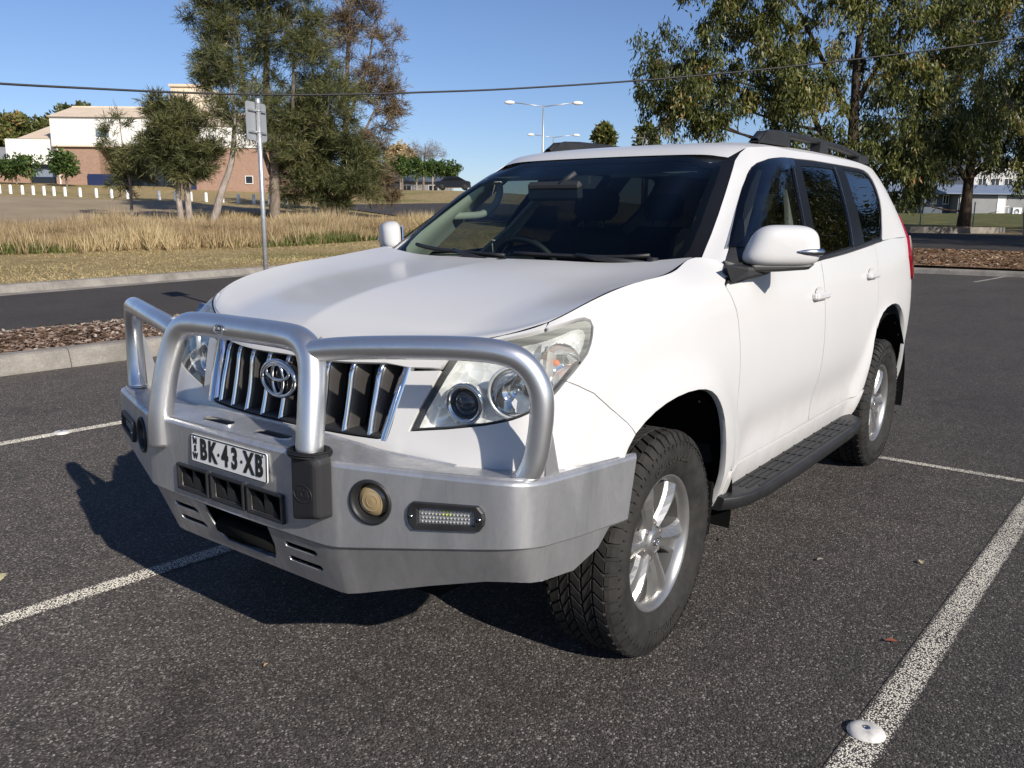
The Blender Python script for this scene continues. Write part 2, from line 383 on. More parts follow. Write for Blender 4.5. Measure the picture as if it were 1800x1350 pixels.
m_leaf('gum_leaves', [(0, (.036, .048, .017)), (.4, (.090, .106, .033)), (.75, (.19, .195, .062)), (.97, (.31, .285, .11)), (1, (.36, .12, .05))], .3, .42)
m_leaf('broad_leaves', [(0, (.030, .055, .014)), (.5, (.065, .11, .026)), (1, (.12, .17, .05))], .25)
m_leaf('bare_twigs', [(0, (.13, .105, .085)), (1, (.26, .21, .17))], .1)
m_leaf('straw', [(0, (.20, .135, .075)), (.35, (.40, .295, .165)), (.65, (.60, .49, .30)), (.88, (.68, .57, .37)), (1, (.30, .29, .12))], .3, .8)
m_leaf('seed_brown', [(0, (.10, .06, .04)), (.5, (.26, .165, .115)), (1, (.42, .31, .22))], .25, .8)
m_leaf('green_grass', [(0, (.05, .075, .018)), (.6, (.12, .145, .04)), (1, (.33, .27, .12))], .3, .8)
m_leaf('short_straw', [(0, (.22, .165, .075)), (.5, (.40, .315, .165)), (1, (.56, .46, .26))], .3, .8)
def m_bark(n, l, b, c0, c1):
    co = objco(n); mp = nd(n, 'ShaderNodeMapping'); mp.inputs['Scale'].default_value = (4, 4, .8); l.new(co, mp.inputs[0])
    a = noise(n, l, 3, 6, .65, mp.outputs[0]); l.new(ramp(n, l, a, [(.3, c0), (.7, c1)]), b.inputs['Base Color']); bump(n, l, b, a, .6, .05)
mat('bark_grey', rough=.95, spec=.1, build=lambda n, l, b: m_bark(n, l, b, (.10, .08, .065), (.27, .225, .185)))
mat('bark_pale', rough=.9, spec=.1, build=lambda n, l, b: m_bark(n, l, b, (.17, .14, .12), (.42, .37, .32)))
mat('bark_dark', rough=.95, spec=.1, build=lambda n, l, b: m_bark(n, l, b, (.030, .023, .018), (.085, .065, .05)))

def blades(P, D, L, W, side=None):
    """diamond blades: base P, direction D (unit), length L, width W"""
    N = len(P); r = rng.normal(size=(N, 3)); s = np.cross(D, r); s /= np.linalg.norm(s, axis=1)[:, None]+1e-9
    L = L[:, None]; W = W[:, None]
    V = np.stack([P, P+D*L*.42+s*W*.5, P+D*L, P+D*L*.42-s*W*.5], 1).reshape(-1, 3)
    return V, np.arange(4*N).reshape(-1, 4)
E1 = _right/np.linalg.norm(_right); E2 = np.array([math.cos(YAW), math.sin(YAW), 0.])
def across(o, a, d, h): return np.asarray(o)+E1*a+E2*d+np.array([0, 0, h])
def limb(mb, a, b, r0, r1, sag=.12, n=5, seg=6):
    a = np.asarray(a, float); b = np.asarray(b, float); L = np.linalg.norm(b-a); mid = (a+b)/2+rng.normal(size=3)*L*.07+np.array([0, 0, -sag*L if sag else 0])
    pts = []; rr = []
    for i in range(n):
        t = i/(n-1); pts.append((1-t)**2*a+2*t*(1-t)*mid+t*t*b); rr.append(r0+(r1-r0)*t)
    mb.tube(pts, rr, seg, cap=False); return pts
def tree(name, label, base, trunks, lobes, leaf, bark, style, group=None, twig=True):
    """trunks: list of polylines [(a,d,h,r)...] in across/depth/up metres from base; lobes: (a,d,h, ra,rd,rh, clumps, clump radius, blades per clump)"""
    root = empty(name, base, 0, label, 'tree', group); tb = MB(); TP = []
    for t in trunks:
        P = [across((0, 0, 0), a, d, h) for a, d, h, r in t]; R = [q[3] for q in t]; Q = []; RR = []
        for i in range(len(P)-1):
            for k in range(5):
                s = k/5; Q.append(P[i]*(1-s)+P[i+1]*s+rng.normal(size=3)*.02*min(1, R[i]*3)); RR.append(R[i]*(1-s)+R[i+1]*s)
        Q.append(P[-1]); RR.append(R[-1]); tb.tube(Q, RR, 9, cap=False); TP += list(zip(Q, RR))
    TQ = np.array([p for p, r in TP]); VV = []; FF = []; AA = []; off = 0
    for (a, d, h, ra, rd, rh, nc, cr, nb) in lobes:
        c = across((0, 0, 0), a, d, h); hubs = []
        if twig:
            for hk in range(max(1, nc//14)):
                u = rng.normal(size=3); u /= np.linalg.norm(u); hb = c+(E1*u[0]*ra+E2*u[1]*rd+np.array([0, 0, u[2]*rh]))*.5*rng.random()
                q = TQ; dd = np.linalg.norm((q-hb)*np.array([1, 1, .7]), axis=1)+np.where(q[:, 2] > hb[2]-.25*np.linalg.norm(q[:, :2]-hb[:2], axis=1), 4, 0); j = int(np.argmin(dd)); r0 = min(TP[j][1]*.6, .014*dd[j]+.02)
                hubs.append((limb(tb, q[j], hb, r0, r0*.35, .05, 7, 6), r0*.4))
        for k in range(nc):
            u = rng.normal(size=3); u /= np.linalg.norm(u); u *= rng.random()**.42
            p = c+E1*u[0]*ra+E2*u[1]*rd+np.array([0, 0, u[2]*rh])
            # limb from the trunk (below the clump) to the clump
            if twig and (k % 2 == 0):
                hp_, hr_ = hubs[int(rng.integers(len(hubs)))]; hp_ = np.array(hp_[3:]); j = int(np.argmin(np.linalg.norm(hp_-p, axis=1)))
                limb(tb, hp_[j], p, hr_, .008, .04, 5, 4)
            sc = cr*rng.uniform(.6, 1.3); n = int(nb*rng.uniform(.6, 1.3)); tone = rng.normal(0, .17)
            if style == 'needle':
                # brush-like sprays: several sub-shoots each with many needles
                ns = max(3, n//22); m = n//ns
                sd = rng.normal(size=(ns, 3))*np.array([1, 1, .55])+np.array([0, 0, .25]); sd /= np.linalg.norm(sd, axis=1)[:, None]
                out = (p-c); out = out/(np.linalg.norm(out)+1e-6); sd = sd+.5*out; sd /= np.linalg.norm(sd, axis=1)[:, None]
                t = rng.random((ns, m, 1)); B = p+sd[:, None]*t*sc*1.15+rng.normal(size=(ns, m, 3))*.05*sc
                D = sd[:, None]*.75+rng.normal(size=(ns, m, 3))*.55+np.array([0, 0, .05]); D = (D/np.linalg.norm(D, axis=2)[:, :, None]).reshape(-1, 3); B = B.reshape(-1, 3)
                L = rng.uniform(.22, .48, len(B)); W = np.full(len(B), .030)
            elif style == 'gum':
                B = p+rng.normal(size=(n, 3))*np.array([.36, .36, .34])*sc; B[:, 2] -= np.abs(rng.normal(size=n))*.42*sc
                D = rng.normal(size=(n, 3))*.5+np.array([0, 0, -1.]); D /= np.linalg.norm(D, axis=1)[:, None]
                L = rng.uniform(.15, .33, n); W = L*.27
            elif style == 'twig':
                B = p+rng.normal(size=(n, 3))*.35*sc; D = rng.normal(size=(n, 3))+np.array([0, 0, .6]); D /= np.linalg.norm(D, axis=1)[:, None]; L = rng.uniform(.3, .8, n); W = np.full(n, .035)
            else:
                u2 = rng.normal(size=(n, 3)); u2 /= np.linalg.norm(u2, axis=1)[:, None]; B = p+u2*sc*rng.random((n, 1))**.4*.8
                D = u2*.6+rng.normal(size=(n, 3))*.6; D /= np.linalg.norm(D, axis=1)[:, None]; L = rng.uniform(.20, .42, n)*(1 if style == 'broad' else 2.); W = L*.55
            V, F = blades(B, D, L, W); VV.append(V); FF.append(F+off); off += len(V)
            AA.append(np.repeat(np.clip(rng.normal(.45+tone, .2, len(B)), 0, .985 if rng.random() < .985 else 1), 4))
    tb.build('trunk', mat(bark), root, fixn=False)
    npmesh('crown', np.concatenate(VV), np.concatenate(FF), mat(leaf), root, False, attr=np.concatenate(AA))
    return root
def gz(p): return float(ground_z(p[0], p[1]))
def foot(px, D):
    p = site(px, 385, D); return (float(p[0]), float(p[1]), gz(p)-.05)
# casuarina clump on the left; m per px = D/FPX
tree('casuarina_tree', 'big dark green casuarina with grey trunk, tallest of the clump behind the sign post', foot(482, 46),
     [[(0, 0, -.1, .30), (.15, 0, 3, .24), (-.1, 0, 7, .17), (.2, 0, 11, .10), (.1, 0, 15, .03)], [(.1, .3, 2, .15), (1.1, .2, 5, .10), (1.4, 0, 9, .05)], [(-.1, .2, 2.5, .13), (-1.2, .1, 6, .10), (-1.6, 0, 11, .04)]],
     [(-2.0, 0, 9.9, 1.8, 1.6, 2.9, 60, .75, 290), (1.2, 0, 9.2, 2.0, 1.6, 2.8, 68, .75, 290), (-.5, 0, 13.0, 2.7, 1.8, 2.3, 66, .75, 290), (-2.9, .3, 6.9, 1.0, 1.0, 1.2, 18, .65, 220), (.3, -.4, 5.6, 1.4, 1.2, 1.7, 30, .65, 220), (1.0, -.5, 3.6, 1.0, .9, 1.0, 14, .6, 200), (2.7, .2, 5.4, 1.6, 1.4, 1.5, 30, .75, 270)],
     'casuarina_needles', 'bark_grey', 'needle', 'casuarina trees on the rise')
tree('casuarina_tree', 'dense low green casuarina with foliage almost to the grass, beside the brown tree', foot(570, 47),
     [[(.1, 0, -.1, .28), (.0, 0, 1.8, .24), (.2, 0, 4.2, .16), (.0, 0, 7.2, .05)], [(.0, 0, 1, .16), (-.9, 0, 3, .10), (-1.0, 0, 5, .04)]],
     [(-.4, -.3, 5.0, 2.1, 1.7, 1.9, 60, .8, 300), (.7, -.2, 3.4, 1.9, 1.5, 1.4, 42, .75, 300), (-1.3, -.4, 2.5, 1.3, 1.4, 1.2, 36, .7, 320), (.3, 0, 7.0, 1.6, 1.3, 1.1, 22, .8, 320), (.9, -.6, 1.9, 1.6, 1.4, .9, 34, .6, 320), (2.2, -.3, 2.6, 1.1, 1.0, 1.3, 26, .6, 300)],
     'casuarina_needles', 'bark_grey', 'needle', 'casuarina trees on the rise')
tree('casuarina_tree', 'tall open brownish casuarina with thin see-through branches, right of the green clump', foot(606, 51),
     [[(0, 0, -.1, .26), (.1, 0, 3, .2), (.3, 0, 7, .14), (.6, 0, 11, .08), (.8, 0, 14.5, .03)], [(.1, 0, 2.5, .11), (1.6, 0, 5.5, .07), (3.0, 0, 8, .03)], [(.2, 0, 5, .1), (1.7, 0, 9, .06), (2.2, 0, 12, .03)]],
     [(.6, 0, 9.6, 1.7, 1.5, 3.0, 60, .7, 170), (1.2, 0, 13.0, 1.6, 1.4, 1.8, 34, .7, 160), (2.2, 0, 6.4, 1.3, 1.2, 1.7, 30, .65, 190), (2.7, 0, 9.3, .9, .9, 2.2, 16, .6, 130), (1.4, -.2, 3.4, 1.5, 1.3, 1.7, 44, .7, 230), (1.9, -.3, 1.9, 1.3, 1.1, .9, 22, .6, 210), (3.2, 0, 6.6, .5, .5, .8, 8, .5, 130)],
     'casuarina_brown', 'bark_grey', 'needle', 'casuarina trees on the rise')
tree('casuarina_tree', 'small bushy green casuarina on two pale trunks in front of the brick building', foot(322, 43),
     [[(-.1, 0, -.1, .16), (-.15, 0, 2, .13), (-.1, 0, 4, .08), (-.3, 0, 6.0, .02)], [(.28, .1, -.1, .17), (.2, .1, 2.2, .13), (.35, 0, 4.0, .07), (.4, 0, 5.2, .02)]],
     [(.2, 0, 4.1, 1.35, 1.2, 1.25, 46, .6, 270), (-.35, 0, 5.2, .75, .7, .9, 22, .5, 300), (.9, 0, 3.1, .9, .9, .8, 24, .55, 300), (-1.1, 0, 3.3, .8, .8, .8, 20, .55, 280), (.4, 0, 2.6, .9, .8, .5, 12, .5, 260)],
     'casuarina_needles', 'bark_pale', 'needle', 'casuarina trees on the rise')
tree('casuarina_tree', 'thin grey leaning casuarina trunk with sparse crown behind the sign post', foot(370, 42),
     [[(0, 0, -.1, .20), (.55, 0, 1.5, .17), (1.15, 0, 3.1, .13), (1.4, 0, 5, .07), (1.2, 0, 7, .03)]],
     [(1.3, 0, 4.9, 1.3, 1.1, 1.4, 30, .6, 170), (.9, 0, 7.0, 1.2, 1.0, 1.0, 20, .6, 170)],
     'casuarina_needles', 'bark_pale', 'needle', 'casuarina trees on the rise')
tree('casuarina_tree', 'small thin casuarina sapling in front of the white building wall', foot(232, 47),
     [[(0, 0, -.1, .09), (.05, 0, 1.8, .07), (-.2, 0, 4, .03), (-.25, 0, 5, .015)]],
     [(.1, 0, 2.2, .70, .7, .9, 20, .5, 200), (-.5, 0, 4.0, .6, .5, 1.0, 13, .45, 170), (.4, 0, 3.2, .4, .4, .6, 7, .45, 160)],
     'casuarina_needles', 'bark_pale', 'needle', 'casuarina trees on the rise')
for px, D, hh, ww, lab in ((123, 86, 2.5, 1.1, 'round green broadleaf tree in front of the red brick wall'), (36, 88, 1.9, 1.9, 'wide low green bush left of the brick wall')):
    tree('broadleaf_tree', lab, foot(px, D), [[(0, 0, -.1, .09), (0, 0, hh*.5, .07), (.1, 0, hh, .03)]], [(0, 0, hh*.86, ww*1.25, ww, hh*.42, 34, .6, 60)], 'broad_leaves', 'bark_grey', 'broad')
# wooded skyline behind the hall and beyond the road
for i, (px, D, hh, ww, lab) in enumerate(((2, 150, 10.8, 8.5, 'far dark tree at the left edge of the picture behind the hall'), (62, 155, 10.6, 7.5, 'far dark tree behind the sloping roof of the hall'), (150, 150, 12.6, 4.5, 'treetop just showing above the flat roof of the hall'), (200, 152, 12.2, 4.0, 'treetop beside the grey roof vent of the hall'))):
    tree('broadleaf_tree', lab, foot(px, D), [[(0, 0, -.1, .4), (0, 0, hh*.6, .25), (.3, 0, hh, .08)]], [(0, 0, hh*.66, ww, ww*.8, hh*.30, 110, 1.3, 120)], 'gum_leaves', 'bark_dark', 'far', 'trees behind the hall')
for i, (px, D, hh, ww, lab) in enumerate(((705, 112, 4.6, 1.9, 'first of four clipped green street trees beyond the road, nearest the casuarina'), (733, 113, 4.3, 1.9, 'second clipped green street tree beyond the road'), (761, 114, 4.4, 2.0, 'third clipped green street tree beyond the road'), (789, 115, 4.2, 1.8, 'fourth clipped green street tree beyond the road, nearest the car mirror'))):
    tree('street_tree', lab, foot(px, D), [[(0, 0, -.1, .11), (0, 0, 1.6, .09), (.2, 0, hh*.8, .04)], [(0, 0, 1.0, .07), (.5, 0, hh*.7, .03)]], [(0, 0, hh*.68, ww, ww*.8, hh*.26, 40, .65, 70)], 'broad_leaves', 'bark_pale', 'broad', 'street trees beyond the road')
tree('bare_tree', 'leafless pale twiggy tree above the street trees', foot(745, 128), [[(0, 0, -.1, .2), (0, 0, 3, .14), (.4, 0, 6.5, .04)], [(0, 0, 2, .1), (-2, 0, 5.5, .03)], [(0, 0, 2.2, .1), (2.2, 0, 5.5, .03)]], [(0, 0, 5.2, 3.6, 2, 1.5, 60, 1.0, 60)], 'bare_twigs', 'bark_grey', 'twig')
tree('yellow_tree', 'yellowing round tree behind the street trees beside the casuarina', foot(708, 128), [[(0, 0, -.1, .2), (0, 0, 4, .08)]], [(0, 0, 4.6, 2.4, 2, 1.7, 40, .9, 60)], 'straw', 'bark_grey', 'far')
tree('gum_tree', 'distant round gum tree just showing over the car roof beside the black roof rail', foot(1060, 120), [[(0, 0, -.1, .3), (0, 0, 9, .1)]], [(0, 0, 8.9, 1.3, 1.2, 1.1, 30, .8, 60)], 'gum_leaves', 'bark_dark', 'far')
tree('gum_tree', 'distant gum tree beside the power pole above the car roof', foot(1134, 110), [[(0, 0, -.1, .3), (0, 0, 8, .1)]], [(.1, 0, 8.0, 1.3, 1.2, 2.3, 40, .7, 60)], 'gum_leaves', 'bark_dark', 'far')

# gum trees on the right: D/FPX metres per pixel
def gum(label, px, D, trunks, lobes, bark='bark_dark', group='gum trees around the car park'): return tree('gum_tree', label, foot(px, D), trunks, lobes, 'gum_leaves', bark, 'gum', group)
k = 40/FPX
def lob(px, py, rx, ry, nc, cr=.75, nb=120, D=40, base=1490, gzv=.75, dd=0): 
    s = D/FPX; return ((px-base)*s, dd, (394-py)*s+1.41-gzv, rx*s, rx*s*.8, ry*s, nc, cr*.80, nb*1.2)
gum('sprawling drooping gum tree with several dark stems rising behind the car roof', 1490, 40,
    [[(0, 0, -.2, .30), (.0, 0, 3, .24), (-.15, 0, 7, .17), (-.1, 0, 11, .10), (0, 0, 14.5, .04)], [(0, 0, 1.5, .18), (-1.3, 0, 4.2, .13), (-2.6, 0, 7.0, .09), (-5.5, 0, 8.8, .04)], [(0, 0, 1.2, .2), (1.5, 0, 3.4, .15), (3.2, 0, 5.2, .10), (4.5, 0, 7.5, .05)], [(-.1, 0, 5, .13), (-2.8, 0, 9.6, .07), (-5.2, 0, 12.5, .03)], [(0, 0, 6, .13), (2.2, 0, 10, .08), (3.6, 0, 13, .03)]],
    [lob(1215, 150, 85, 95, 62, .75, 130), lob(1180, 215, 40, 40, 10, .55, 110), lob(1260, 222, 55, 40, 18, .6, 120), lob(1330, 80, 90, 70, 50, .7, 120), lob(1350, 165, 70, 60, 34, .65, 125), lob(1280, 15, 80, 50, 34, .7, 120), lob(1400, 190, 75, 80, 46, .7, 130), lob(1390, 265, 55, 45, 26, .6, 130), lob(1480, 70, 80, 90, 44, .75, 120),
     lob(1560, 150, 85, 110, 66, .8, 130), lob(1570, 290, 60, 60, 46, .65, 140), lob(1480, 265, 55, 45, 26, .6, 120), lob(1620, 60, 90, 90, 60, .8, 130), lob(1440, -60, 150, 60, 50, .9, 110), lob(1640, 230, 70, 80, 46, .75, 130)])
gum('dark gum tree standing in the kerbed island in front of the grey cottage', 1695, 58,
    [[(0, 0, -.2, .42), (.0, 0, 2.2, .30), (.05, 0, 4.2, .26), (.0, 0, 8, .18), (.2, 0, 13, .06)], [(0, 0, 3.0, .2), (-1.4, 0, 4.6, .12), (-2.6, 0, 7, .06)], [(.05, 0, 3.2, .2), (1.5, 0, 4.6, .12), (3.2, 0, 7, .06)]],
    [lob(1690, 235, 105, 85, 100, .95, 150, 58, 1695, 1.0), lob(1630, 290, 60, 40, 34, .8, 140, 58, 1695, 1.0), lob(1770, 270, 70, 60, 50, .85, 140, 58, 1695, 1.0), lob(1740, 110, 110, 100, 96, 1.0, 140, 58, 1695, 1.0), lob(1790, 30, 90, 80, 50, 1.0, 120, 58, 1695, 1.0), lob(1610, 350, 30, 18, 8, .6, 100, 58, 1695, 1.0)])
gum('pale-limbed gum tree at the right edge of the picture', 1812, 52,
    [[(0, 0, -.2, .3), (-.3, 0, 3, .22), (.2, 0, 7, .14), (0, 0, 13, .05)], [(-.2, 0, 4, .14), (-2.3, 0, 7.5, .07)]],
    [lob(1800, 190, 60, 90, 50, .8, 130, 52, 1812, 1.0), lob(1840, 60, 100, 90, 60, .9, 120, 52, 1812, 1.0), lob(1800, 320, 30, 25, 8, .6, 90, 52, 1812, 1.0)], 'bark_pale')
# more of the same row standing just outside the picture; they shade the far lane and show in the side windows
g0 = gum('gum tree of the row beyond the right edge, seen mirrored in the side windows', 1990, 44,
    [[(0, 0, -.2, .35), (.2, 0, 3, .28), (0, 0, 8, .18), (.2, 0, 13, .05)], [(.1, 0, 3, .16), (-2.4, 0, 7, .06)], [(.1, 0, 3.4, .16), (2.6, 0, 7.5, .06)]],
    [(0, 0, 8.5, 3.6, 3.2, 2.6, 80, 1.0, 120), (-2, 0, 6, 2.2, 2.2, 1.6, 34, .9, 110), (2.2, 0, 6.2, 2.2, 2.2, 1.6, 34, .9, 110), (.2, 0, 11.5, 2.6, 2.4, 1.8, 40, .9, 110)])
for i, (x, y, s, r, lab) in enumerate(((-36, 8.5, 1.25, 1.2, 'second gum tree of the row beyond the right edge'), (-39, 15, 1.2, 2.6, 'third gum tree of the row beyond the right edge'), (-52, 13, 1.4, .5, 'gum tree behind the row beyond the right edge'), (-44, 24, 1.2, 4.0, 'gum tree of the row beside the car park, farthest from the cottage'))):
    c = copy_tree(g0); c.location = (x, y, gz((x, y))-.05); c.rotation_euler = (0, 0, r); c.scale = (s, s, s); c['label'] = lab

# ------------------------------------------------------------------ grasses
def grass_band(name, N, sampler, h, w, leaf, label, lean=.25):
    P = sampler(N); N = len(P); D = rng.normal(size=(N, 3))*np.array([lean, lean, .05])+np.array([0, 0, 1.]); D /= np.linalg.norm(D, axis=1)[:, None]
    hn = .85+.20*np.sin(P[:, 0]*1.7+2*np.sin(P[:, 1]*.9))*np.sin(P[:, 1]*2.3+P[:, 0]*.6)+.12*np.sin(P[:, 0]*5.1+P[:, 1]*3.7); L = h*hn*rng.uniform(.4, 1.25, N); patch = .5+.25*np.sin(P[:, 0]*.83+1.3*np.sin(P[:, 1]*.61))+.25*np.sin(P[:, 1]*1.37+P[:, 0]*.41+2); V, F = blades(P, D, L*(.50+.60*patch), w*rng.uniform(.6, 1.3, N))
    o = npmesh(name, V, F, mat(leaf), None, False, attr=np.repeat(np.clip(rng.normal(.30, .20, N)+.38*patch, 0, 1)*(.90 if leaf == 'straw' else 1), 4)); return tag(o, label, 'grass', kind='stuff')
def band(px0, px1, Df):
    """scatter between bearings; Df(px) -> near, far distances"""
    def s(N):
        px = rng.uniform(px0, px1, N) if px1-px0 > 400 else np.clip(rng.normal((px0+px1)/2, (px1-px0)/4, N), px0-60, px1+40); a, b = Df(px); D = rng.uniform(0, 1, N)**.85*(b-a)+a
        clump = rng.random(N)
        d = _fw[None]+_rt[None]*((px-900)/FPX)[:, None]; d = d/np.hypot(d[:, 0], d[:, 1])[:, None]
        P = CAM[None, :2]+d[:, :2]*D[:, None]; return np.stack([P[:, 0], P[:, 1], ground_z(P[:, 0], P[:, 1])-.03], -1)
    return s
near = lambda px: np.interp(px, [-200, 0, 250, 450, 560, 720, 900], [30.2, 30.2, 30.8, 32, 33.5, 37, 42])
grass_band('tall_grass', 130000, band(-150, 760, lambda px: (near(px)+rng.normal(0, .35, len(px))+.22*np.sin(px*.173)+.25*np.sin(px*.0537+1)+.2*np.sin(px*.391+2), near(px)+np.interp(px, [0, 760], [5.5, 4.0]))), 1.02, .019, 'straw', 'tall dry straw-coloured grass along the far side of the verge', .30)
grass_band('seed_heads', 16000, band(-150, 700, lambda px: (near(px)+.6, near(px)+np.interp(px, [0, 760], [5.5, 4.0]))), 1.2, .026, 'seed_brown', 'pinkish brown seed heads and dead stalks standing in the tall grass', .5)
grass_band('tall_grass', 5000, band(-60, 130, lambda px: (near(px)-.5, near(px)+.6)), .5, .03, 'green_grass', 'low green weeds at the foot of the tall grass, left edge')
grass_band('tall_grass', 9000, band(490, 740, lambda px: (near(px)-.8, near(px)+1.6)), .55, .03, 'green_grass', 'greenish weeds at the foot of the casuarinas')
def verge(N):
    x = rng.uniform(-30, 3, N); y = kerb_y(x)-.3-rng.uniform(0, 1, N)**1.2*14; return np.stack([x, y, np.maximum(ground_z(x, y), .10)-.01], -1)
grass_band('mown_grass', 60000, verge, .10, .022, 'short_straw', 'mown dry grass of the verge', .9)
grass_band('tall_grass', 9000, band(330, 640, lambda px: (43+0*px, 50+0*px)), .55, .04, 'straw', 'dry grass around the casuarina trunks')

# ------------------------------------------------------------------ far ground patches draped on the terrain
def drape(name, pxs, near_far, m, label, cat, lift=.03, nd_=14):
    R = []
    for px in pxs:
        a, b = near_far(px); row = []
        for D in np.linspace(a, b, nd_):
            p = site(px, 385, D); row.append((p[0], p[1], gz(p)+lift))
        R.append(row)
    mb = MB(); mb.grid(R); return tag(mb.build(name, mat(m), None, fixn=False), label, cat, kind='structure')
I = np.interp
drape('bare_field', np.linspace(-200, 520, 40), lambda px: (34.0, I(px, [-200, 0, 300, 520], [72, 71, 67, 56])), 'bare_earth', 'bare tan-brown field sloping up behind the tall grass', 'field', .02)
drape('far_road', np.linspace(560, 980, 30), lambda px: (I(px, [560, 640, 720, 980], [64, 57, 50, 46]), I(px, [560, 640, 720, 980], [66, 66, 68, 74])), 'asphalt_road', 'far asphalt road beyond the casuarinas', 'road', .05)
drape('mulch_bed', np.linspace(1380, 2500, 60), lambda px: tuple((-24.8-dx-CAM[0])/(site(px, 385, 1.)-CAM)[0] for dx in (0., 6.8)), 'mulch', 'wide bed of brown bark mulch behind the far kerb', 'garden bed', .03)
drape('far_lane', np.linspace(1380, 2500, 60), lambda px: tuple((-24.8-dx-CAM[0])/(site(px, 385, 1.)-CAM)[0] for dx in (6.9, 24)), 'asphalt_road', 'shaded asphalt lane beyond the mulch bed', 'road', .02)
drape('lawn', np.linspace(1300, 2300, 50), lambda px: tuple((-24.8-dx-CAM[0])/(site(px, 385, 1.)-CAM)[0] for dx in (34.5, 90)), 'lawn', 'green lawn in front of the grey cottage', 'lawn', .03)
chips('leaf_litter', -31.2, -24.9, -9, 4, lambda x, y: ground_z(x, y)+.03, 5000, .14, 'dry leaves and bark litter on the brown bed', [(0, (.06, .035, .02)), (.4, (.17, .095, .05)), (.8, (.32, .20, .11)), (1, (.50, .40, .28))])
# kerbed tree island on the lane
tp = site(1672, 385, 55.5); ti = MB()
pl = [(2.9*math.cos(t)*(1 if math.cos(t) > 0 else 1.15), 1.5*math.sin(t)) for t in np.linspace(0, 2*math.pi, 25)[:-1]]
fr = lambda x, y, h: tuple(across((tp[0], tp[1], gz(tp)+h), x, y*1.6, 0)); ti.prism(pl, -.1, .30, fr)
ti.prism([(x*.92, y*.90) for x, y in pl], .30, .315, fr, 1)
tag(ti.build('tree_island', [mat('concrete'), mat('mulch')], None), 'kerbed concrete island at the foot of the dark gum tree', 'kerb', kind='structure')
# ------------------------------------------------------------------ buildings
def m_brick(n, l, b):
    co = objco(n); br = nd(n, 'ShaderNodeTexBrick'); mp = nd(n, 'ShaderNodeMapping'); mp.inputs['Rotation'].default_value = (math.radians(90), 0, 0); l.new(co, mp.inputs[0]); l.new(mp.outputs[0], br.inputs[0])
    br.inputs['Scale'].default_value = 4; br.inputs['Color1'].default_value = (.30, .185, .135, 1); br.inputs['Color2'].default_value = (.37, .24, .18, 1); br.inputs['Mortar'].default_value = (.33, .25, .19, 1); br.inputs['Mortar Size'].default_value = .012
    l.new(br.outputs[0], b.inputs['Base Color'])
mat('brick', rough=.9, spec=.2, build=m_brick)
def m_clad(n, l, b, c0, c1, sc=5., ax=0):
    co = objco(n); w = nd(n, 'ShaderNodeTexWave'); w.bands_direction = 'XYZ'[ax]; w.inputs['Scale'].default_value = sc; l.new(co, w.inputs[0]); a = noise(n, l, .6, 4, .6, co)
    l.new(ramp(n, l, a, [(.3, c0), (.7, c1)]), b.inputs['Base Color']); bump(n, l, b, w.outputs['Fac'], .35, .03)
mat('white_cladding', rough=.6, build=lambda n, l, b: m_clad(n, l, b, (.74, .73, .69), (.84, .83, .78), 2.))
mat('peach_roof', rough=.65, build=lambda n, l, b: m_clad(n, l, b, (.62, .50, .37), (.70, .57, .43), 2.))
mat('peach_wall', rough=.7, build=lambda n, l, b: m_clad(n, l, b, (.62, .52, .39), (.70, .60, .46), 1.))
mat('dark_window', (.012, .016, .025), .08, spec=.6)
mat('navy_door', (.02, .03, .09), .4)
mat('blind_window', (.20, .24, .30), .2)
mat('shaded_wall_dark_roof', rough=.7, build=lambda n, l, b: m_clad(n, l, b, (.06, .075, .10), (.08, .10, .13), 3.2, 2))  # shade of the cottage's side wall in the colour; also a dark house roof
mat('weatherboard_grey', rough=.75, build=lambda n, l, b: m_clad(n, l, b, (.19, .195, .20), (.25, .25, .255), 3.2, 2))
mat('weatherboard_pale', rough=.7, build=lambda n, l, b: m_clad(n, l, b, (.46, .47, .48), (.56, .56, .56), 3.2, 2))
mat('blue_roof', rough=.5, build=lambda n, l, b: m_clad(n, l, b, (.16, .20, .27), (.21, .25, .32), 4.))
mat('white_paint', (.78, .78, .76), .5); mat('galvanised', rough=.45, metal=.7, build=lambda n, l, b: l.new(ramp(n, l, noise(n, l, 25, 3, .6, objco(n)), [(.3, (.42, .43, .44)), (.7, (.62, .63, .64))]), b.inputs['Base Color']))
mat('grey_steel', (.34, .36, .38), .5, .3); mat('timber_grey', rough=.9, build=lambda n, l, b: m_bark(n, l, b, (.10, .08, .06), (.22, .18, .14)))
mat('cable', (.012, .012, .014), .6); mat('red_sign', (.55, .02, .03), .5); mat('signal_white', (.8, .8, .8), .4)

class Frame:
    """local building frame: X to the right as seen, Y away, Z up"""
    def __init__(s, o, rz=0):
        s.o = np.asarray(o, float); c, n = math.cos(rz), math.sin(rz); s.x = E1*c+E2*n; s.y = E2*c-E1*n
    def __call__(s, x, y, z): return tuple(s.x*x+s.y*y+np.array([0, 0, z]))
def lbox(fr, x0, x1, y0, y1, z0, z1, name, m, parent):
    mb = MB(); V = [fr(x, y, z) for x in (x0, x1) for y in (y0, y1) for z in (z0, z1)]
    mb.add(V, [(0, 1, 3, 2), (4, 6, 7, 5), (0, 4, 5, 1), (2, 3, 7, 6), (0, 2, 6, 4), (1, 5, 7, 3)]); return mb.build(name, mat(m), parent)
def lprism(fr, prof, x0, x1, name, m, parent):
    """profile (y,z) extruded along x"""
    mb = MB(); mb.prism(prof, x0, x1, lambda y, z, h: fr(h, y, z)); return mb.build(name, mat(m), parent)
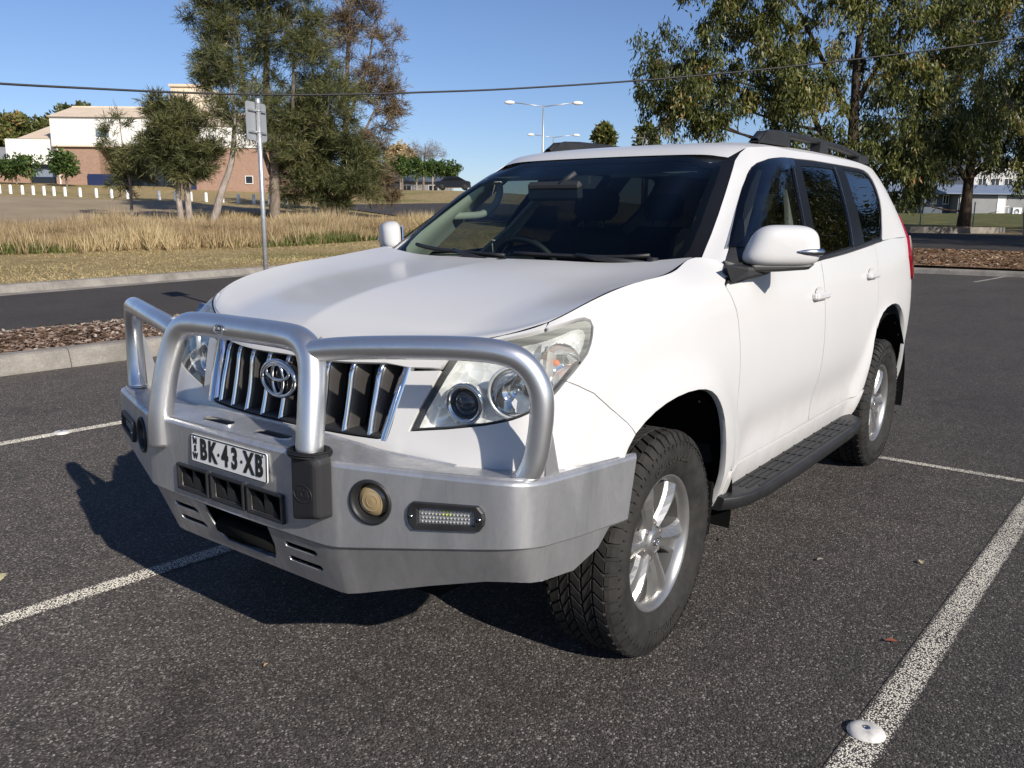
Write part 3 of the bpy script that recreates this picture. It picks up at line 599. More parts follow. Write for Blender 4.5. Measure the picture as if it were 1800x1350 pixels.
def window(fr, x0, x1, z0, z1, y, parent, m='dark_window', fm='white_paint', bars=1):
    w = lbox(fr, x0, x1, y-.01, y+.08, z0, z1, 'window', m, parent)
    f = MB(); t = .06
    def b(a0, a1, c0, c1):
        V = [fr(a, d, c) for a in (a0, a1) for d in (y-.05, y-.012) for c in (c0, c1)]; f.add(V, [(0, 1, 3, 2), (4, 6, 7, 5), (0, 4, 5, 1), (2, 3, 7, 6), (0, 2, 6, 4), (1, 5, 7, 3)])
    b(x0-t, x1+t, z0-t, z0); b(x0-t, x1+t, z1, z1+t); b(x0-t, x0, z0, z1); b(x1, x1+t, z0, z1)
    for i in range(bars): q = x0+(x1-x0)*(i+1)/(bars+1); b(q-.025, q+.025, z0, z1)
    f.build('frame', mat(fm), w); return w
S = 92/FPX
ho = site(97, 322, 92); hall = empty('hall_building', ho, 0, 'brick hall with white upper wall, peach metal roof and tall peach tower behind the casuarinas', 'building')
F_ = Frame(ho)
X = lambda px: (px-97)*S
Z = lambda py: (322-py)*S
lbox(F_, X(97)+.03, X(165), .25, 9, -2.2, Z(268)-.01, 'brick_wall', 'brick', hall)
lbox(F_, X(97), X(300), 0, 10, Z(268), Z(226), 'upper_wall', 'white_cladding', hall)
lprism(F_, [(-.25, Z(226)+.01), (4.6, Z(203)), (4.7, Z(201)), (10, Z(226)+.01)], X(97)-.15, X(302), 'roof', 'peach_roof', hall)
lbox(F_, X(165)+.01, X(285), 3.0, 9, -2.2, Z(268)-.01, 'recess_back', 'dark_window', hall)  # dark glossy block set back under the white upper wall
for i in range(5): lbox(F_, X(170)+i*1.5, X(170)+i*1.5+.08, 2.9, 2.98, -1.9, Z(268)-.03, 'recess_upright', 'dark_window', hall)  # thin dark uprights in front of the set-back block
lbox(F_, X(147), X(190), -.03, .22, -.6, Z(308), 'blue_panel', 'navy_door', hall)
lbox(F_, X(286), X(470), -.6, 8, -2.6, Z(270), 'brick_wall', 'brick', hall)
lbox(F_, X(286)-.02, X(420), -.63, 8.03, Z(269), Z(238), 'upper_wall', 'white_cladding', hall)
lprism(F_, [(-.8, Z(238)+.01), (7, Z(205)), (7.2, Z(236))], X(302)+.01, X(425), 'roof', 'peach_roof', hall)
for a in (293, 305): 
    d = lbox(F_, X(a), X(a)+.55, -.66, -.61, -.95, Z(309), 'door', 'navy_door', hall)
lbox(F_, X(295), X(299), -.68, -.665, Z(320), Z(316), 'door_sign', 'red_sign', hall)
window(F_, X(388), X(398), Z(320), Z(310), -.62, hall, bars=0)
lbox(F_, X(97)-.05, X(300), -.10, -.02, Z(227), Z(225), 'gutter', 'white_paint', hall); lbox(F_, X(97)+.4, X(97)+.5, .10, .22, -1.5, Z(268)-.05, 'downpipe', 'white_paint', hall); lbox(F_, X(97), X(300), -.04, -.004, Z(268.5), Z(266.5), 'trim_band', 'peach_roof', hall)
lbox(F_, X(165), X(184), -.05, -.004, Z(254), Z(243), 'louvre_vent', 'blind_window', hall)
lbox(F_, X(243), X(292), 6, 13, Z(236), Z(168), 'tower', 'peach_wall', hall)
lbox(F_, X(241), X(294), 5.8, 13.2, Z(168)+.01, Z(164), 'tower_coping', 'peach_roof', hall)
rv = MB(); rv.tube([F_(X(219), 4.4, Z(203)-.2), F_(X(219), 4.4, Z(199)), F_(X(221), 4.4, Z(196.5)), F_(X(240), 4.4, Z(196.5)), F_(X(243), 4.4, Z(199)), F_(X(243), 4.4, Z(203)-.2)], .30, 8); rv.add([F_(x, y, z) for x in (X(221), X(241)) for y in (4.0, 4.9) for z in (Z(204)-.2, Z(198))], [(0, 1, 3, 2), (4, 6, 7, 5), (0, 4, 5, 1), (2, 3, 7, 6), (0, 2, 6, 4), (1, 5, 7, 3)])
rv.build('roof_vent', mat('grey_steel'), hall)
lbox(F_, X(22), X(97)-.16, .6, 7, Z(294), Z(257), 'fascia', 'white_cladding', hall)
lprism(F_, [(.55, Z(257)+.01), (6.5, Z(257)+.01), (6.5, Z(229))], X(40), X(97)-.2, 'wing_roof', 'peach_roof', hall)
wing = lbox(F_, X(50), X(97)-.2, 1.3, 6.8, -2, Z(294)-.01, 'wing_wall', 'dark_window', hall)
for a, b2 in ((58, 84), (85.5, 96)): window(F_, X(a), X(b2), Z(312), Z(299), 1.28, hall, 'blind_window', 'navy_door', 0)
lbox(F_, X(24), X(50)-.01, 1.0, 6.8, -2, Z(294)-.01, 'brick_wall', 'brick', hall)
so = site(-5, 322, 96); shed = empty('side_building', so, 0, 'grey hipped roof of a low building at the left edge of the picture', 'building'); F2 = Frame(so)
lbox(F2, -6, 1.3, 0, 6, -2, 1.7, 'wall', 'brick', shed); lprism(F2, [(-.5, 1.71), (3, 3.6), (6.5, 1.71)], -6.5, 1.5, 'roof', 'weatherboard_grey', shed)

S = 108/FPX; co_ = site(1682, 378, 108); cot = empty('cottage', co_, 0, 'grey weatherboard cottage with blue-grey metal roof behind the dark gum tree', 'building'); F3 = Frame(co_, .10)
X = lambda px: (px-1682)*S
Z = lambda py: (378-py)*S
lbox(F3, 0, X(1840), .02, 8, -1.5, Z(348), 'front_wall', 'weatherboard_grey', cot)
lbox(F3, X(1640), -.01, 1.5, 8, -1.5, Z(347), 'side_wall', 'shaded_wall_dark_roof', cot)  # side wall away from the sun, its shade painted into darker boards
lprism(F3, [(-.7, Z(347)), (-.7, Z(345.5)), (4.2, Z(330)), (9, Z(345.5)), (9, Z(347))], X(1656), X(1850), 'roof', 'blue_roof', cot)
for a in (1650, 1670): window(F3, X(a), X(a)+.62, Z(361), Z(349), 1.48, cot, bars=1)
window(F3, X(1746), X(1758), Z(374), Z(349), 0.0, cot, 'white_paint', 'white_paint', 0)
lbox(F3, X(1684), X(1684)+.09, -.12, -.03, -.3, Z(347.5), 'downpipe', 'white_paint', cot)
rl = MB()
for q in (1740, 1748, 1756): rl.tube([F3(X(q), -.9, -.6), F3(X(q), -.9, Z(367))], .03, 6)
rl.tube([F3(X(1740), -.9, Z(367)), F3(X(1757), -.9, Z(364))], .03, 6); rl.build('stair_rail', mat('white_paint'), cot)
lbox(F3, X(1740), X(1760), -.85, -.02, -1.2, Z(377), 'step', 'concrete', cot)
ac = empty('air_conditioner', site(1788, 372, 106.5), 0, 'white outdoor air conditioner unit against the cottage wall', 'air conditioner'); Fa = Frame(site(1788, 372, 106.5), .1)
lbox(Fa, -.5, .5, 0, .4, -.42, .42, 'case', 'white_paint', ac); am = MB(); am.lathe([(0, 0), (.28, .0), (.28, .03), (.3, .03)], Fa(-.08, -.02, 0), n=24, frame=Matrix([list(Fa.x), [0, 0, 1], list(-Fa.y)]).transposed()); am.build('fan_grille', mat('grey_steel'), ac)
s2 = site(1600, 378, 112); gw = empty('shed_building', s2, 0, 'long pale grey wall of a building left of the cottage', 'building'); F4 = Frame(s2)
lbox(F4, -5.5, 2.7, 0, 5, -1.5, 2.7, 'wall', 'weatherboard_grey', gw); lprism(F4, [(-.4, 2.71), (2.5, 3.6), (5.4, 2.71)], -5.8, 3.0, 'roof', 'blue_roof', gw)
s3 = site(1740, 340, 150); bw = empty('white_building', s3, 0, 'white two-storey building showing between the gum branches', 'building'); F5 = Frame(s3)
lbox(F5, -4, 9, 0, 8, -2, 4.6, 'wall', 'weatherboard_pale', bw); lprism(F5, [(-.5, 4.61), (4, 5.8), (8.5, 4.61)], -4.5, 9.5, 'roof', 'blue_roof', bw)
for i in range(5): window(F5, -2+i*2, -.8+i*2, .8, 2.2, -.02, bw)
s4 = site(705, 345, 135); hs = empty('house', s4, 0, 'low house with dark roof behind the street trees', 'building'); F6 = Frame(s4)
lbox(F6, -6, 7.5, 0, 7, -2, 2.2, 'wall', 'weatherboard_grey', hs); lprism(F6, [(-.6, 2.21), (3.5, 4.6), (7.6, 2.21)], -6.5, 8, 'roof', 'shaded_wall_dark_roof', hs)
for i in range(3): window(F6, -4+i*4.2, -2.6+i*4.2, .4, 1.7, -.02, hs)

# ------------------------------------------------------------------ posts, poles, sign, lamps, cable
ORD = ['first', 'second', 'third', 'fourth', 'fifth', 'sixth', 'seventh', 'eighth', 'ninth', 'tenth', 'eleventh', 'twelfth', 'thirteenth', 'fourteenth', 'fifteenth', 'sixteenth', 'seventeenth', 'eighteenth', 'nineteenth', 'twentieth']
posts = [(0, 343), (19, 341.5), (40, 342), (59, 343), (78, 344), (95.5, 345), (115, 345.5), (141.5, 347), (170, 348.5), (197, 350), (225, 352), (280.5, 355), (309, 357), (336.5, 358.5), (363, 361), (392, 362), (420, 363), (447, 366), (475, 367), (504, 368)]
for i, (px, py) in enumerate(posts):
    D = np.interp(px, [0, 500], [74.5, 65.]); p = site(px, py, D); z = gz(p)
    mb = MB(); mb.box((0, 0, .30), (.19, .19, .74), bev=.03); mb.box((0, 0, .68), (.12, .12, .05), bev=.015)
    o = mb.build('bollard_post', mat('white_paint')); o.location = (p[0], p[1], z-.02)
    tag(o, 'white timber post on the rise, %s from the left of the row' % ORD[i], 'post', 'white posts along the rise')
sp = (-4.89, -7.73); sgn = empty('sign_post', (sp[0], sp[1], .12), 0, 'grey back of a road sign on a galvanised pole in the mulch island', 'sign post')
mb = MB(); mb.tube([(0, 0, -.1), (0, 0, 1.5), (0.0, 0, 2.86)], .032, 14); mb.build('pole', mat('galvanised'), sgn)
# plate turned well away from the viewer, seen from behind
ar = 1.24; ex = E1*math.cos(ar)+E2*math.sin(ar); ey = np.array([0, 0, 1.]); nn_ = np.cross(ex, ey)
def rrect(w, h, r, k=4):
    P = []
    for cx, cy, a0 in ((w/2-r, h/2-r, 0), (-w/2+r, h/2-r, 90), (-w/2+r, -h/2+r, 180), (w/2-r, -h/2+r, 270)):
        for i in range(k+1): a = math.radians(a0+90*i/k); P.append((cx+r*math.cos(a), cy+r*math.sin(a)))
    return P
off = nn_*(.040 if nn_@(-E2) < 0 else -.040)
mb = MB(); mb.prism(rrect(.45, .50, .04), 0, .004, lambda x, y, h: tuple(ex*x+ey*(y+2.58)+off+nn_*h)); mb.build('sign_plate', mat('grey_steel'), sgn)
for zz in (2.44, 2.72):
    mb = MB(); mb.prism([(-.19, -.013), (.19, -.013), (.19, .013), (-.19, .013)], .0, .02, lambda x, y, h: tuple(ex*x+ey*(y+zz)+off*.75+nn_*h)); mb.tube([tuple(np.array([.036*math.cos(t), .036*math.sin(t), zz])) for t in np.linspace(0, 6.28, 13)[:-1]], .008, 6, closed=True); mb.build('bracket', mat('galvanised'), sgn)
mb = MB(); mb.lathe([(0, .02), (.03, .02), (.036, .0), (.036, -.04)], (0, 0, 2.86), n=14); mb.build('cap', mat('galvanised'), sgn)

def lamp(px, pyt, D, span, label):
    b = site(px, pyt, D); z0 = gz(b); H = b[2]-z0; r = empty('street_lamp', (b[0], b[1], z0), 0, label, 'street lamp', 'twin-arm street lamps')
    mb = MB(); mb.tube([(0, 0, -.1), (0, 0, H*.5), (0, 0, H)], [.13, .10, .065], 10); mb.build('pole', mat('galvanised'), r)
    for s in (-1, 1):
        d = E1*s; mb = MB(); mb.tube([tuple(np.array([0, 0, H-.12])), tuple(d*span*.4+np.array([0, 0, H+.05])), tuple(d*span*.85+np.array([0, 0, H+.2]))], .04, 8); mb.build('arm', mat('galvanised'), r)
        c = d*span*.97+np.array([0, 0, H+.2]); mb = MB(); Rr = []
        for t in np.linspace(0, 1, 7):
            w = .17*math.sin(math.pi*(.12+.8*t))**.7; Rr.append((c+d*(t-.5)*.85, w))
        mb.tube([tuple(p) for p, w in Rr], [w for p, w in Rr], 8); mb.build('lamp_head', mat('signal_white'), r)
lamp(955.5, 185, 74, 3.0, 'nearer twin-arm street lamp above the car roof'); lamp(973, 240, 110, 3.0, 'smaller, farther twin-arm street lamp behind the first one')
b = site(673, 297, 95); z0 = gz(b); mb = MB(); mb.tube([(0, 0, -.1), (0, 0, b[2]-z0)], [.09, .05], 8); mb.tube([(0, 0, b[2]-z0-.03), tuple(E1*.6+np.array([0, 0, b[2]-z0+.05]))], .04, 6); o = mb.build('light_pole', mat('galvanised')); o.location = (b[0], b[1], z0); tag(o, 'plain thin grey light pole right of the casuarinas', 'pole')
pp = site(1133, 252, 100); z0 = gz(pp); H = pp[2]-z0+1.3; r = empty('power_pole', (pp[0], pp[1], z0), 0, 'timber power pole with a crossarm behind the car roof', 'pole')
mb = MB(); mb.tube([(0, 0, -.2), (0, 0, H)], [.17, .12], 8); mb.build('pole', mat('timber_grey'), r)
mb = MB(); a = -E1*1.6+np.array([0, 0, H-.7]); c = E1*1.6+np.array([0, 0, H-.7]); mb.tube([tuple(a), tuple(c)], .07, 6)
for t in (-1.4, -.6, .6, 1.4): mb.tube([tuple(E1*t+np.array([0, 0, H-.7])), tuple(E1*t+np.array([0, 0, H-.4]))], .05, 6)
mb.build('crossarm', mat('timber_grey'), r)
mb = MB(); mb.box((0, 0, 0), (.5, .5, .9)); q = mb.build('transformer', mat('grey_steel'), r); q.location = tuple(-E2*.4+np.array([0, 0, H-1.3]))
an = site(796, 292, 128); z0 = gz(an); mb = MB(); h = an[2]-z0; mb.tube([(0, 0, 0), (0, 0, h)], .05, 6)
for i, (w, zz) in enumerate(((.5, h), (.7, h-.5), (.9, h-1.0))): mb.tube([tuple(-E1*w+np.array([0, 0, zz])), tuple(E1*w+np.array([0, 0, zz]))], .025, 5)
o = mb.build('antenna_mast', mat('grey_steel')); o.location = (an[0], an[1], z0); tag(o, 'thin television antenna mast above the low house', 'antenna')
for px, D, y0, y1, lab in ((1622, 62, 345, 400, 'thin dark fence post with a white crossbar left of the dark gum trunk'), (1714.5, 62, 355, 402, 'thin dark fence post right of the dark gum trunk')):
    p = site(px, y0, D); z0 = gz(p); mb = MB(); mb.tube([(0, 0, -.1), (0, 0, p[2]-z0)], .04, 6)
    if px < 1700: mb.tube([tuple(np.array([0, 0, p[2]-z0-.15])), tuple(E1*.7+np.array([0, 0, p[2]-z0-.15]))], .04, 6, 1); mb.tube([tuple(E1*.7+np.array([0, 0, p[2]-z0-.15])), tuple(E1*.7+np.array([0, 0, p[2]-z0-.75]))], .04, 6, 1)
    o = mb.build('fence_post', [mat('grey_steel'), mat('white_paint')]); o.location = (p[0], p[1], z0); tag(o, lab, 'post')
# overhead service cable, sagging between two poles outside the picture
cp = [(-330, 118, 25.), (-150, 135, 25.2), (0, 147, 25.5), (150, 155, 26), (300, 162, 26.5), (450, 166, 27), (600, 166, 27.7), (750, 162, 28.5), (900, 156, 29.5), (1130, 141, 31), (1350, 121, 33), (1580, 95, 35), (1800, 66, 37.5), (2050, 24, 40)]
CP = [site(*q) for q in cp]
cr = empty('overhead_cable', CP[0], 0, 'black overhead cable sagging across the whole sky', 'cable')
def smooth_poly(P, k=6):
    P = [np.array(p, float) for p in P]; out = []
    for i in range(len(P)-1):
        p0 = P[max(i-1, 0)]; p1 = P[i]; p2 = P[i+1]; p3 = P[min(i+2, len(P)-1)]
        for j in range(k):
            t = j/k; out.append(.5*((2*p1)+(-p0+p2)*t+(2*p0-5*p1+4*p2-p3)*t*t+(-p0+3*p1-3*p2+p3)*t**3))
    out.append(P[-1]); return out
mb = MB(); mb.tube([tuple(p-CP[0]) for p in smooth_poly(CP)], .030, 8); mb.build('conductor', mat('cable'), cr)
for p, lab in ((CP[0], 'timber pole carrying the overhead cable beyond the left edge'), (CP[-1], 'timber pole carrying the overhead cable beyond the right edge')):
    z0 = gz(p); mb = MB(); mb.tube([(0, 0, -.3), (0, 0, p[2]-z0+.3)], [.17, .12], 10); o = mb.build('cable_pole', mat('timber_grey')); o.location = (p[0], p[1], z0); tag(o, lab, 'pole')
# a dark parked car far beyond the road, partly behind the mirror
mat('dark_paint', (.012, .014, .02), .25, coat=1.)
mat('tyre_far', (.015, .015, .015), .8); mat('glass_far', (.01, .012, .015), .05)
p = site(797, 352, 98); fc = empty('distant_car', (p[0], p[1], gz(p)+.06), math.atan2(E1[1], E1[0]), 'small dark hatchback parked far beyond the road beside the street trees', 'car')
mb = MB(); prof = [(-2, .25), (-2.05, .6), (-1.95, .95), (-1.5, 1.0), (-.8, 1.45), (.7, 1.47), (1.5, 1.05), (2.0, .95), (2.05, .3)]
mb.prism(prof, -.85, .85, lambda x, z, h: (x, h, z)); mb.build('body', mat('dark_paint'), fc, bevel=.06)
mb = MB(); mb.prism([(-1.3, 1.03), (-.75, 1.40), (.62, 1.42), (1.25, 1.05)], -.858, .858, lambda x, z, h: (x, h, z)); mb.build('window', mat('glass_far'), fc)
for x in (-1.3, 1.3):
    for y in (-.78, .78):
        mb = MB(); mb.lathe([(0, -.1), (.3, -.1), (.32, -.06), (.32, .06), (.3, .1), (0, .1)], (x, y, .32), 'Y', 16); mb.build('wheel', mat('tyre_far'), fc)
# ------------------------------------------------------------------ car body surfaces
# car frame: x forward (front axle 0, rear axle -2.79), y to the car's left, z up
def nat_spline(t, P):
    """natural cubic spline second derivatives, P (n,k)"""
    n = len(t); h = np.diff(t); A = np.zeros((n, n)); B = np.zeros_like(P)
    A[0, 0] = A[-1, -1] = 1
    for i in range(1, n-1):
        A[i, i-1] = h[i-1]; A[i, i] = 2*(h[i-1]+h[i]); A[i, i+1] = h[i]
        B[i] = 6*((P[i+1]-P[i])/h[i] - (P[i]-P[i-1])/h[i-1])
    return np.linalg.solve(A, B)

def ev_spline(t, P, M, x):
    i = np.clip(np.searchsorted(t, x)-1, 0, len(t)-2)
    h = (t[i+1]-t[i])[:, None]; a = ((t[i+1]-x)[:, None])/h; b = ((x-t[i])[:, None])/h
    return a*P[i]+b*P[i+1]+((a**3-a)*M[i]+(b**3-b)*M[i+1])*h*h/6

class Net:
    """tensor cubic spline through a control net G[row][col] = xyz"""
    def __init__(self, U, V, G, bump=None):
        self.U = np.array(U, float); self.V = np.array(V, float); self.G = np.array(G, float)
        self.bump = bump
        nr, nc, _ = self.G.shape
        self.MV = nat_spline(self.V, self.G.reshape(nr, nc*3))
    def raw(self, u, v):
        u = np.atleast_1d(np.asarray(u, float)); v = np.atleast_1d(np.asarray(v, float))
        nr, nc, _ = self.G.shape
        C = ev_spline(self.V, self.G.reshape(nr, nc*3), self.MV, v).reshape(len(v), nc, 3)
        # spline along u for each point (batch solve shares the matrix)
        t = self.U; h = np.diff(t); n = nc
        if not hasattr(self, 'Ainv'):
            A = np.zeros((n, n)); A[0, 0] = A[-1, -1] = 1
            for i in range(1, n-1):
                A[i, i-1] = h[i-1]; A[i, i] = 2*(h[i-1]+h[i]); A[i, i+1] = h[i]
            self.Ainv = np.linalg.inv(A)
        B = np.zeros_like(C)
        B[:, 1:-1] = 6*((C[:, 2:]-C[:, 1:-1])/h[1:][None, :, None]-(C[:, 1:-1]-C[:, :-2])/h[:-1][None, :, None])
        M = np.einsum('ij,njk->nik', self.Ainv, B)
        i = np.clip(np.searchsorted(t, u)-1, 0, n-2); k = np.arange(len(u))
        hh = h[i][:, None]; a = ((t[i+1]-u)[:, None])/hh; b = ((u-t[i])[:, None])/hh
        return a*C[k, i]+b*C[k, i+1]+((a**3-a)*M[k, i]+(b**3-b)*M[k, i+1])*hh*hh/6
    def __call__(self, u, v):
        P = self.raw(u, v)
        return self.bump(P) if self.bump else P
    def normal(self, u, v, e=2e-3):
        u = np.atleast_1d(np.asarray(u, float)); v = np.atleast_1d(np.asarray(v, float))
        a = self(u+e, v)-self(u-e, v); b = self(u, v+e)-self(u, v-e)
        n = np.cross(a, b); n /= np.linalg.norm(n, axis=1)[:, None]+1e-12
        return n

def smooth01(t):
    t = np.clip(t, 0, 1); return t*t*t*(t*(6*t-15)+10)

ARCH = ((0.0, 0.367, 0.475), (-2.79, 0.367, 0.475))
def side_bump(P):
    """soft wheel-arch flares and a crease low on the doors"""
    P = P.copy(); x, y, z = P[:, 0], P[:, 1], P[:, 2]
    d = np.zeros(len(P))
    for ax, az, R in ARCH:
        r = np.hypot(x-ax, (z-az)*1.0)
        w = smooth01((R+.20-r)/.17)*smooth01((1.08-z)/.28)
        d += .026*w
    # lower door tuck: hollow above the sill between the arches
    w = np.exp(-((z-.60)/.10)**2)*smooth01((-.50-x)/.25)*smooth01((x+2.35)/.25)
    d -= .016*w
    P[:, 1] += d*np.sign(y+1e-9)*smooth01((np.abs(y)-.6)/.2)
    return P

def build_L():
    cols = []   # (U, [(x,y,z) rows 0..8])
    def C(U, x, y, z): cols.append((U, [(x[i] if hasattr(x, '__len__') else x, y[i] if hasattr(y, '__len__') else y, z[i]) for i in range(9)]))
    zf = [.36, .47, .58, .69, .79, .88, .955, 1.01, 1.045]
    C(-1.70, [.748, .798, .843, .855, .825, .800, .787, .775, .742], -.22, zf)
    C(-1.48, [.755, .805, .850, .862, .835, .810, .797, .783, .750], 0., zf)
    C(-1.26, [.748, .798, .843, .855, .825, .800, .787, .775, .742], .22, zf)
    C(-1.06, [.730, .780, .820, .832, .790, .765, .740, .720, .690], .42, [.36, .47, .58, .69, .79, .88, .96, 1.02, 1.058])
    C(-.90, [.69, .74, .775, .79, .758, .725, .695, .665, .63], [.52, .56, .58, .59, .58, .58, .58, .575, .57], [.36, .46, .58, .69, .79, .88, .965, 1.03, 1.078])
    C(-.75, [.64, .69, .72, .735, .715, .69, .655, .615, .56], [.66, .71, .74, .75, .745, .74, .735, .72, .695], [.36, .46, .58, .69, .79, .88, .97, 1.045, 1.105])
    C(-.56, [.52, .56, .585, .60, .60, .59, .57, .535, .475], [.80, .85, .88, .89, .885, .875, .86, .83, .775], [.36, .46, .58, .69, .79, .88, .98, 1.07, 1.14])
    C(-.33, [.33, .33, .33, .33, .33, .33, .33, .33, .33], [.835, .88, .91, .925, .928, .92, .905, .875, .81], [.35, .45, .57, .69, .80, .90, 1.0, 1.10, 1.188])
    C(-.08, .08, [.84, .885, .912, .93, .936, .93, .915, .885, .822], [.34, .45, .57, .69, .81, .92, 1.03, 1.14, 1.23])
    C(.20, -.20, [.845, .888, .914, .932, .94, .937, .922, .893, .818], [.34, .45, .57, .70, .82, .94, 1.06, 1.17, 1.258])
    C(.43, [-.43]*8+[-.45], [.845, .89, .915, .932, .94, .938, .924, .893, .79], [.34, .45, .57, .70, .825, .95, 1.075, 1.19, 1.29])
    C(.58, [-.58]*8+[-.56], [.845, .89, .915, .932, .94, .938, .927, .91, .885], [.34, .45, .57, .70, .825, .95, 1.07, 1.175, 1.262])
    ys = np.array([.845, .89, .915, .932, .94, .938, .928, .913, .893])
    fr = (np.array([.34, .45, .57, .70, .825, .95, 1.07, 1.17, 1.25])-.34)/.91
    for x, top, k, kt in ((-.95, 1.245, 1, 1), (-1.5, 1.252, 1, 1.002), (-2.1, 1.28, 1, .994), (-2.7, 1.318, 1, .979), (-3.15, 1.34, .99, .962), (-3.5, 1.34, .955, .93)):
        C(-x, x, list(ys*np.linspace(k, kt, 9)), list(.34+fr*(top-.34)))
    zt = list(.36+fr*(1.33-.36))
    C(3.74, [-3.66, -3.70, -3.72, -3.73, -3.73, -3.72, -3.71, -3.70, -3.68], list(ys*.85), zt)
    C(4.05, [-3.74, -3.78, -3.80, -3.80, -3.80, -3.79, -3.78, -3.77, -3.75], list(ys*.55), zt)
    C(4.55, [-3.77, -3.81, -3.83, -3.83, -3.83, -3.82, -3.81, -3.80, -3.78], list(ys*0.), zt)
    U = [c[0] for c in cols]; V = [.34, .45, .57, .70, .825, .95, 1.06, 1.16, 1.25]
    G = [[c[1][r] for c in cols] for r in range(9)]
    return Net(U, V, G, side_bump)

def build_G():
    B = [(-.265, -.30, 1.185), (-.25, 0, 1.18), (-.265, .30, 1.185), (-.315, .56, 1.20), (-.385, .762, 1.22), (-.40, .815, 1.22), (-.44, .863, 1.22), (-.52, .892, 1.22), (-.9, .900, 1.22), (-1.5, .902, 1.22),
         (-2.2, .905, 1.235), (-3.0, .897, 1.26), (-3.45, .845, 1.27), (-3.66, .65, 1.27), (-3.73, .32, 1.27), (-3.75, 0, 1.27)]
    T = [(-1.055, -.28, 1.703), (-1.055, 0, 1.705), (-1.055, .28, 1.703), (-1.06, .46, 1.695), (-1.085, .602, 1.684), (-1.205, .630, 1.727), (-1.275, .648, 1.738), (-1.36, .658, 1.745), (-1.60, .664, 1.752), (-1.95, .665, 1.757),
         (-2.5, .666, 1.762), (-3.0, .664, 1.757), (-3.32, .635, 1.735), (-3.47, .53, 1.72), (-3.50, .28, 1.725), (-3.51, 0, 1.725)]
    U = [-.30, 0, .30, .56, .76, .82, .88, .97, 1.35, 1.95, 2.65, 3.45, 3.9, 4.2, 4.55, 4.87]
    V = [0, .12, .25, .38, .49, .56]
    B = np.array(B); T = np.array(T); n = len(B)
    nx = np.zeros_like(B)
    G = []
    for v in V:
        t = v/.56; row = []
        for i in range(n):
            P = B[i]+(T[i]-B[i])*t
            ws = max(0, 1-abs(i-1)/4.0) if i < 6 else 0
            bul = 4*t*(1-t)
            side = 0 if i < 5 else (min(1, (i-4)/3) if i < 12 else 1)
            # bulge: windscreen forward, sides outward
            if i < 5: P = P+np.array([.022, 0, .030])*bul*.8
            y_out = .020*bul*side if i < 13 else 0
            P = P+np.array([0, y_out, 0])
            if i >= 13: P = P+np.array([-.03*bul, 0, 0])
            if i >= 5 and t > .85: P = P+np.array([0, -.006*(t-.85)/.15, .002])
            row.append(P)
        G.append(row)
    return Net(U, V, G)

LN = build_L(); GN = build_G()

def interp_curve(knots, pts):
    t = np.array(knots, float); P = np.array(pts, float); M = nat_spline(t, P)
    return lambda x: ev_spline(t, P, M, np.clip(np.atleast_1d(np.asarray(x, float)), t[0], t[-1]))

# hood: a in 0..1 from the centre line to the shut line, b 0..1 from nose to cowl
_hE = None
class Hood:
    def __init__(self):
        self.side = interp_curve([0, .12, .35, .62, .85, 1.0], [(.478, .772, 1.141), (.36, .804, 1.182), (.10, .819, 1.228), (-.18, .817, 1.257), (-.335, .790, 1.269), (-.385, .735, 1.270)])
        uu = np.array([-.575, -.46, -.20, .08, .27, .385]); self.side = interp_curve([0, .12, .35, .62, .85, 1.0], LN(uu, np.full(6, 1.25)))
        e0, e1 = LN([-.575], [1.25])[0], LN([.385], [1.25])[0]
        self.front = interp_curve([0, .28, .54, .74, .9, 1.0], [(.750, 0, 1.046), (.742, .22, 1.046), (.692, .42, 1.059), (.632, .57, 1.079), (.562, .695, 1.106), tuple(e0)])
        self.rear = interp_curve([0, .35, .7, 1.0], [(-.315, 0, 1.262), (-.325, .27, 1.262), (-.352, .52, 1.264), tuple(e1)])
        self.mid = interp_curve([0, .06, .14, .26, .42, .6, .8, 1.0], [(.750, 0, 1.046), (.715, 0, 1.083), (.655, 0, 1.118), (.545, 0, 1.153), (.37, 0, 1.190), (.15, 0, 1.222), (-.085, 0, 1.246), (-.315, 0, 1.262)])
    def __call__(self, a, b):
        sg = np.sign(np.asarray(a, float)+1e-12)[:, None]; a = np.abs(np.asarray(a, float)); b = np.asarray(b, float)
        # the mid-line knots squeeze near the nose: use the same b for the side
        A, Bq = a[:, None], b[:, None]
        c = self.mid(b); s = self.side(b); f = self.front(a); r = self.rear(a)
        P = (1-A)*c+A*s+(1-Bq)*f+Bq*r-((1-A)*(1-Bq)*self.front([0])+A*(1-Bq)*self.front([1])+(1-A)*Bq*self.rear([0])+A*Bq*self.rear([1]))
        # dished middle with a soft crease: flat to a=.72, rising to the ridge
        x = np.abs(a)
        xx = (x-.70)/.30; flat = np.where(x < .62, 0, np.where(x < .78, (x-.62)**2/(2*.16)/.30, xx))
        lin = x
        zc = c[:, 2]; zs = s[:, 2]
        k = smooth01((b-.0)/.18)*smooth01((1.02-b)/.35)
        amp = np.maximum(zs-zc, 0)+.006
        P[:, 2] += k*(flat-lin)*amp*.75
        # gentle roll-off just before the shut line
        P[:, 2] += -.004*smooth01((x-.93)/.07)*0
        P[:, 1] *= sg[:, 0]
        return P
    def normal(self, a, b, e=4e-3):
        a = np.asarray(a, float); b = np.asarray(b, float)
        p = self(np.clip(a+e, -1, 1), b)-self(np.clip(a-e, -1, 1), b); q = self(a, np.clip(b+e, 0, 1))-self(a, np.clip(b-e, 0, 1))
        n = np.cross(p, q); n /= np.linalg.norm(n, axis=1)[:, None]+1e-12
        n[n[:, 2] < 0] *= -1
        return n
HN = Hood()

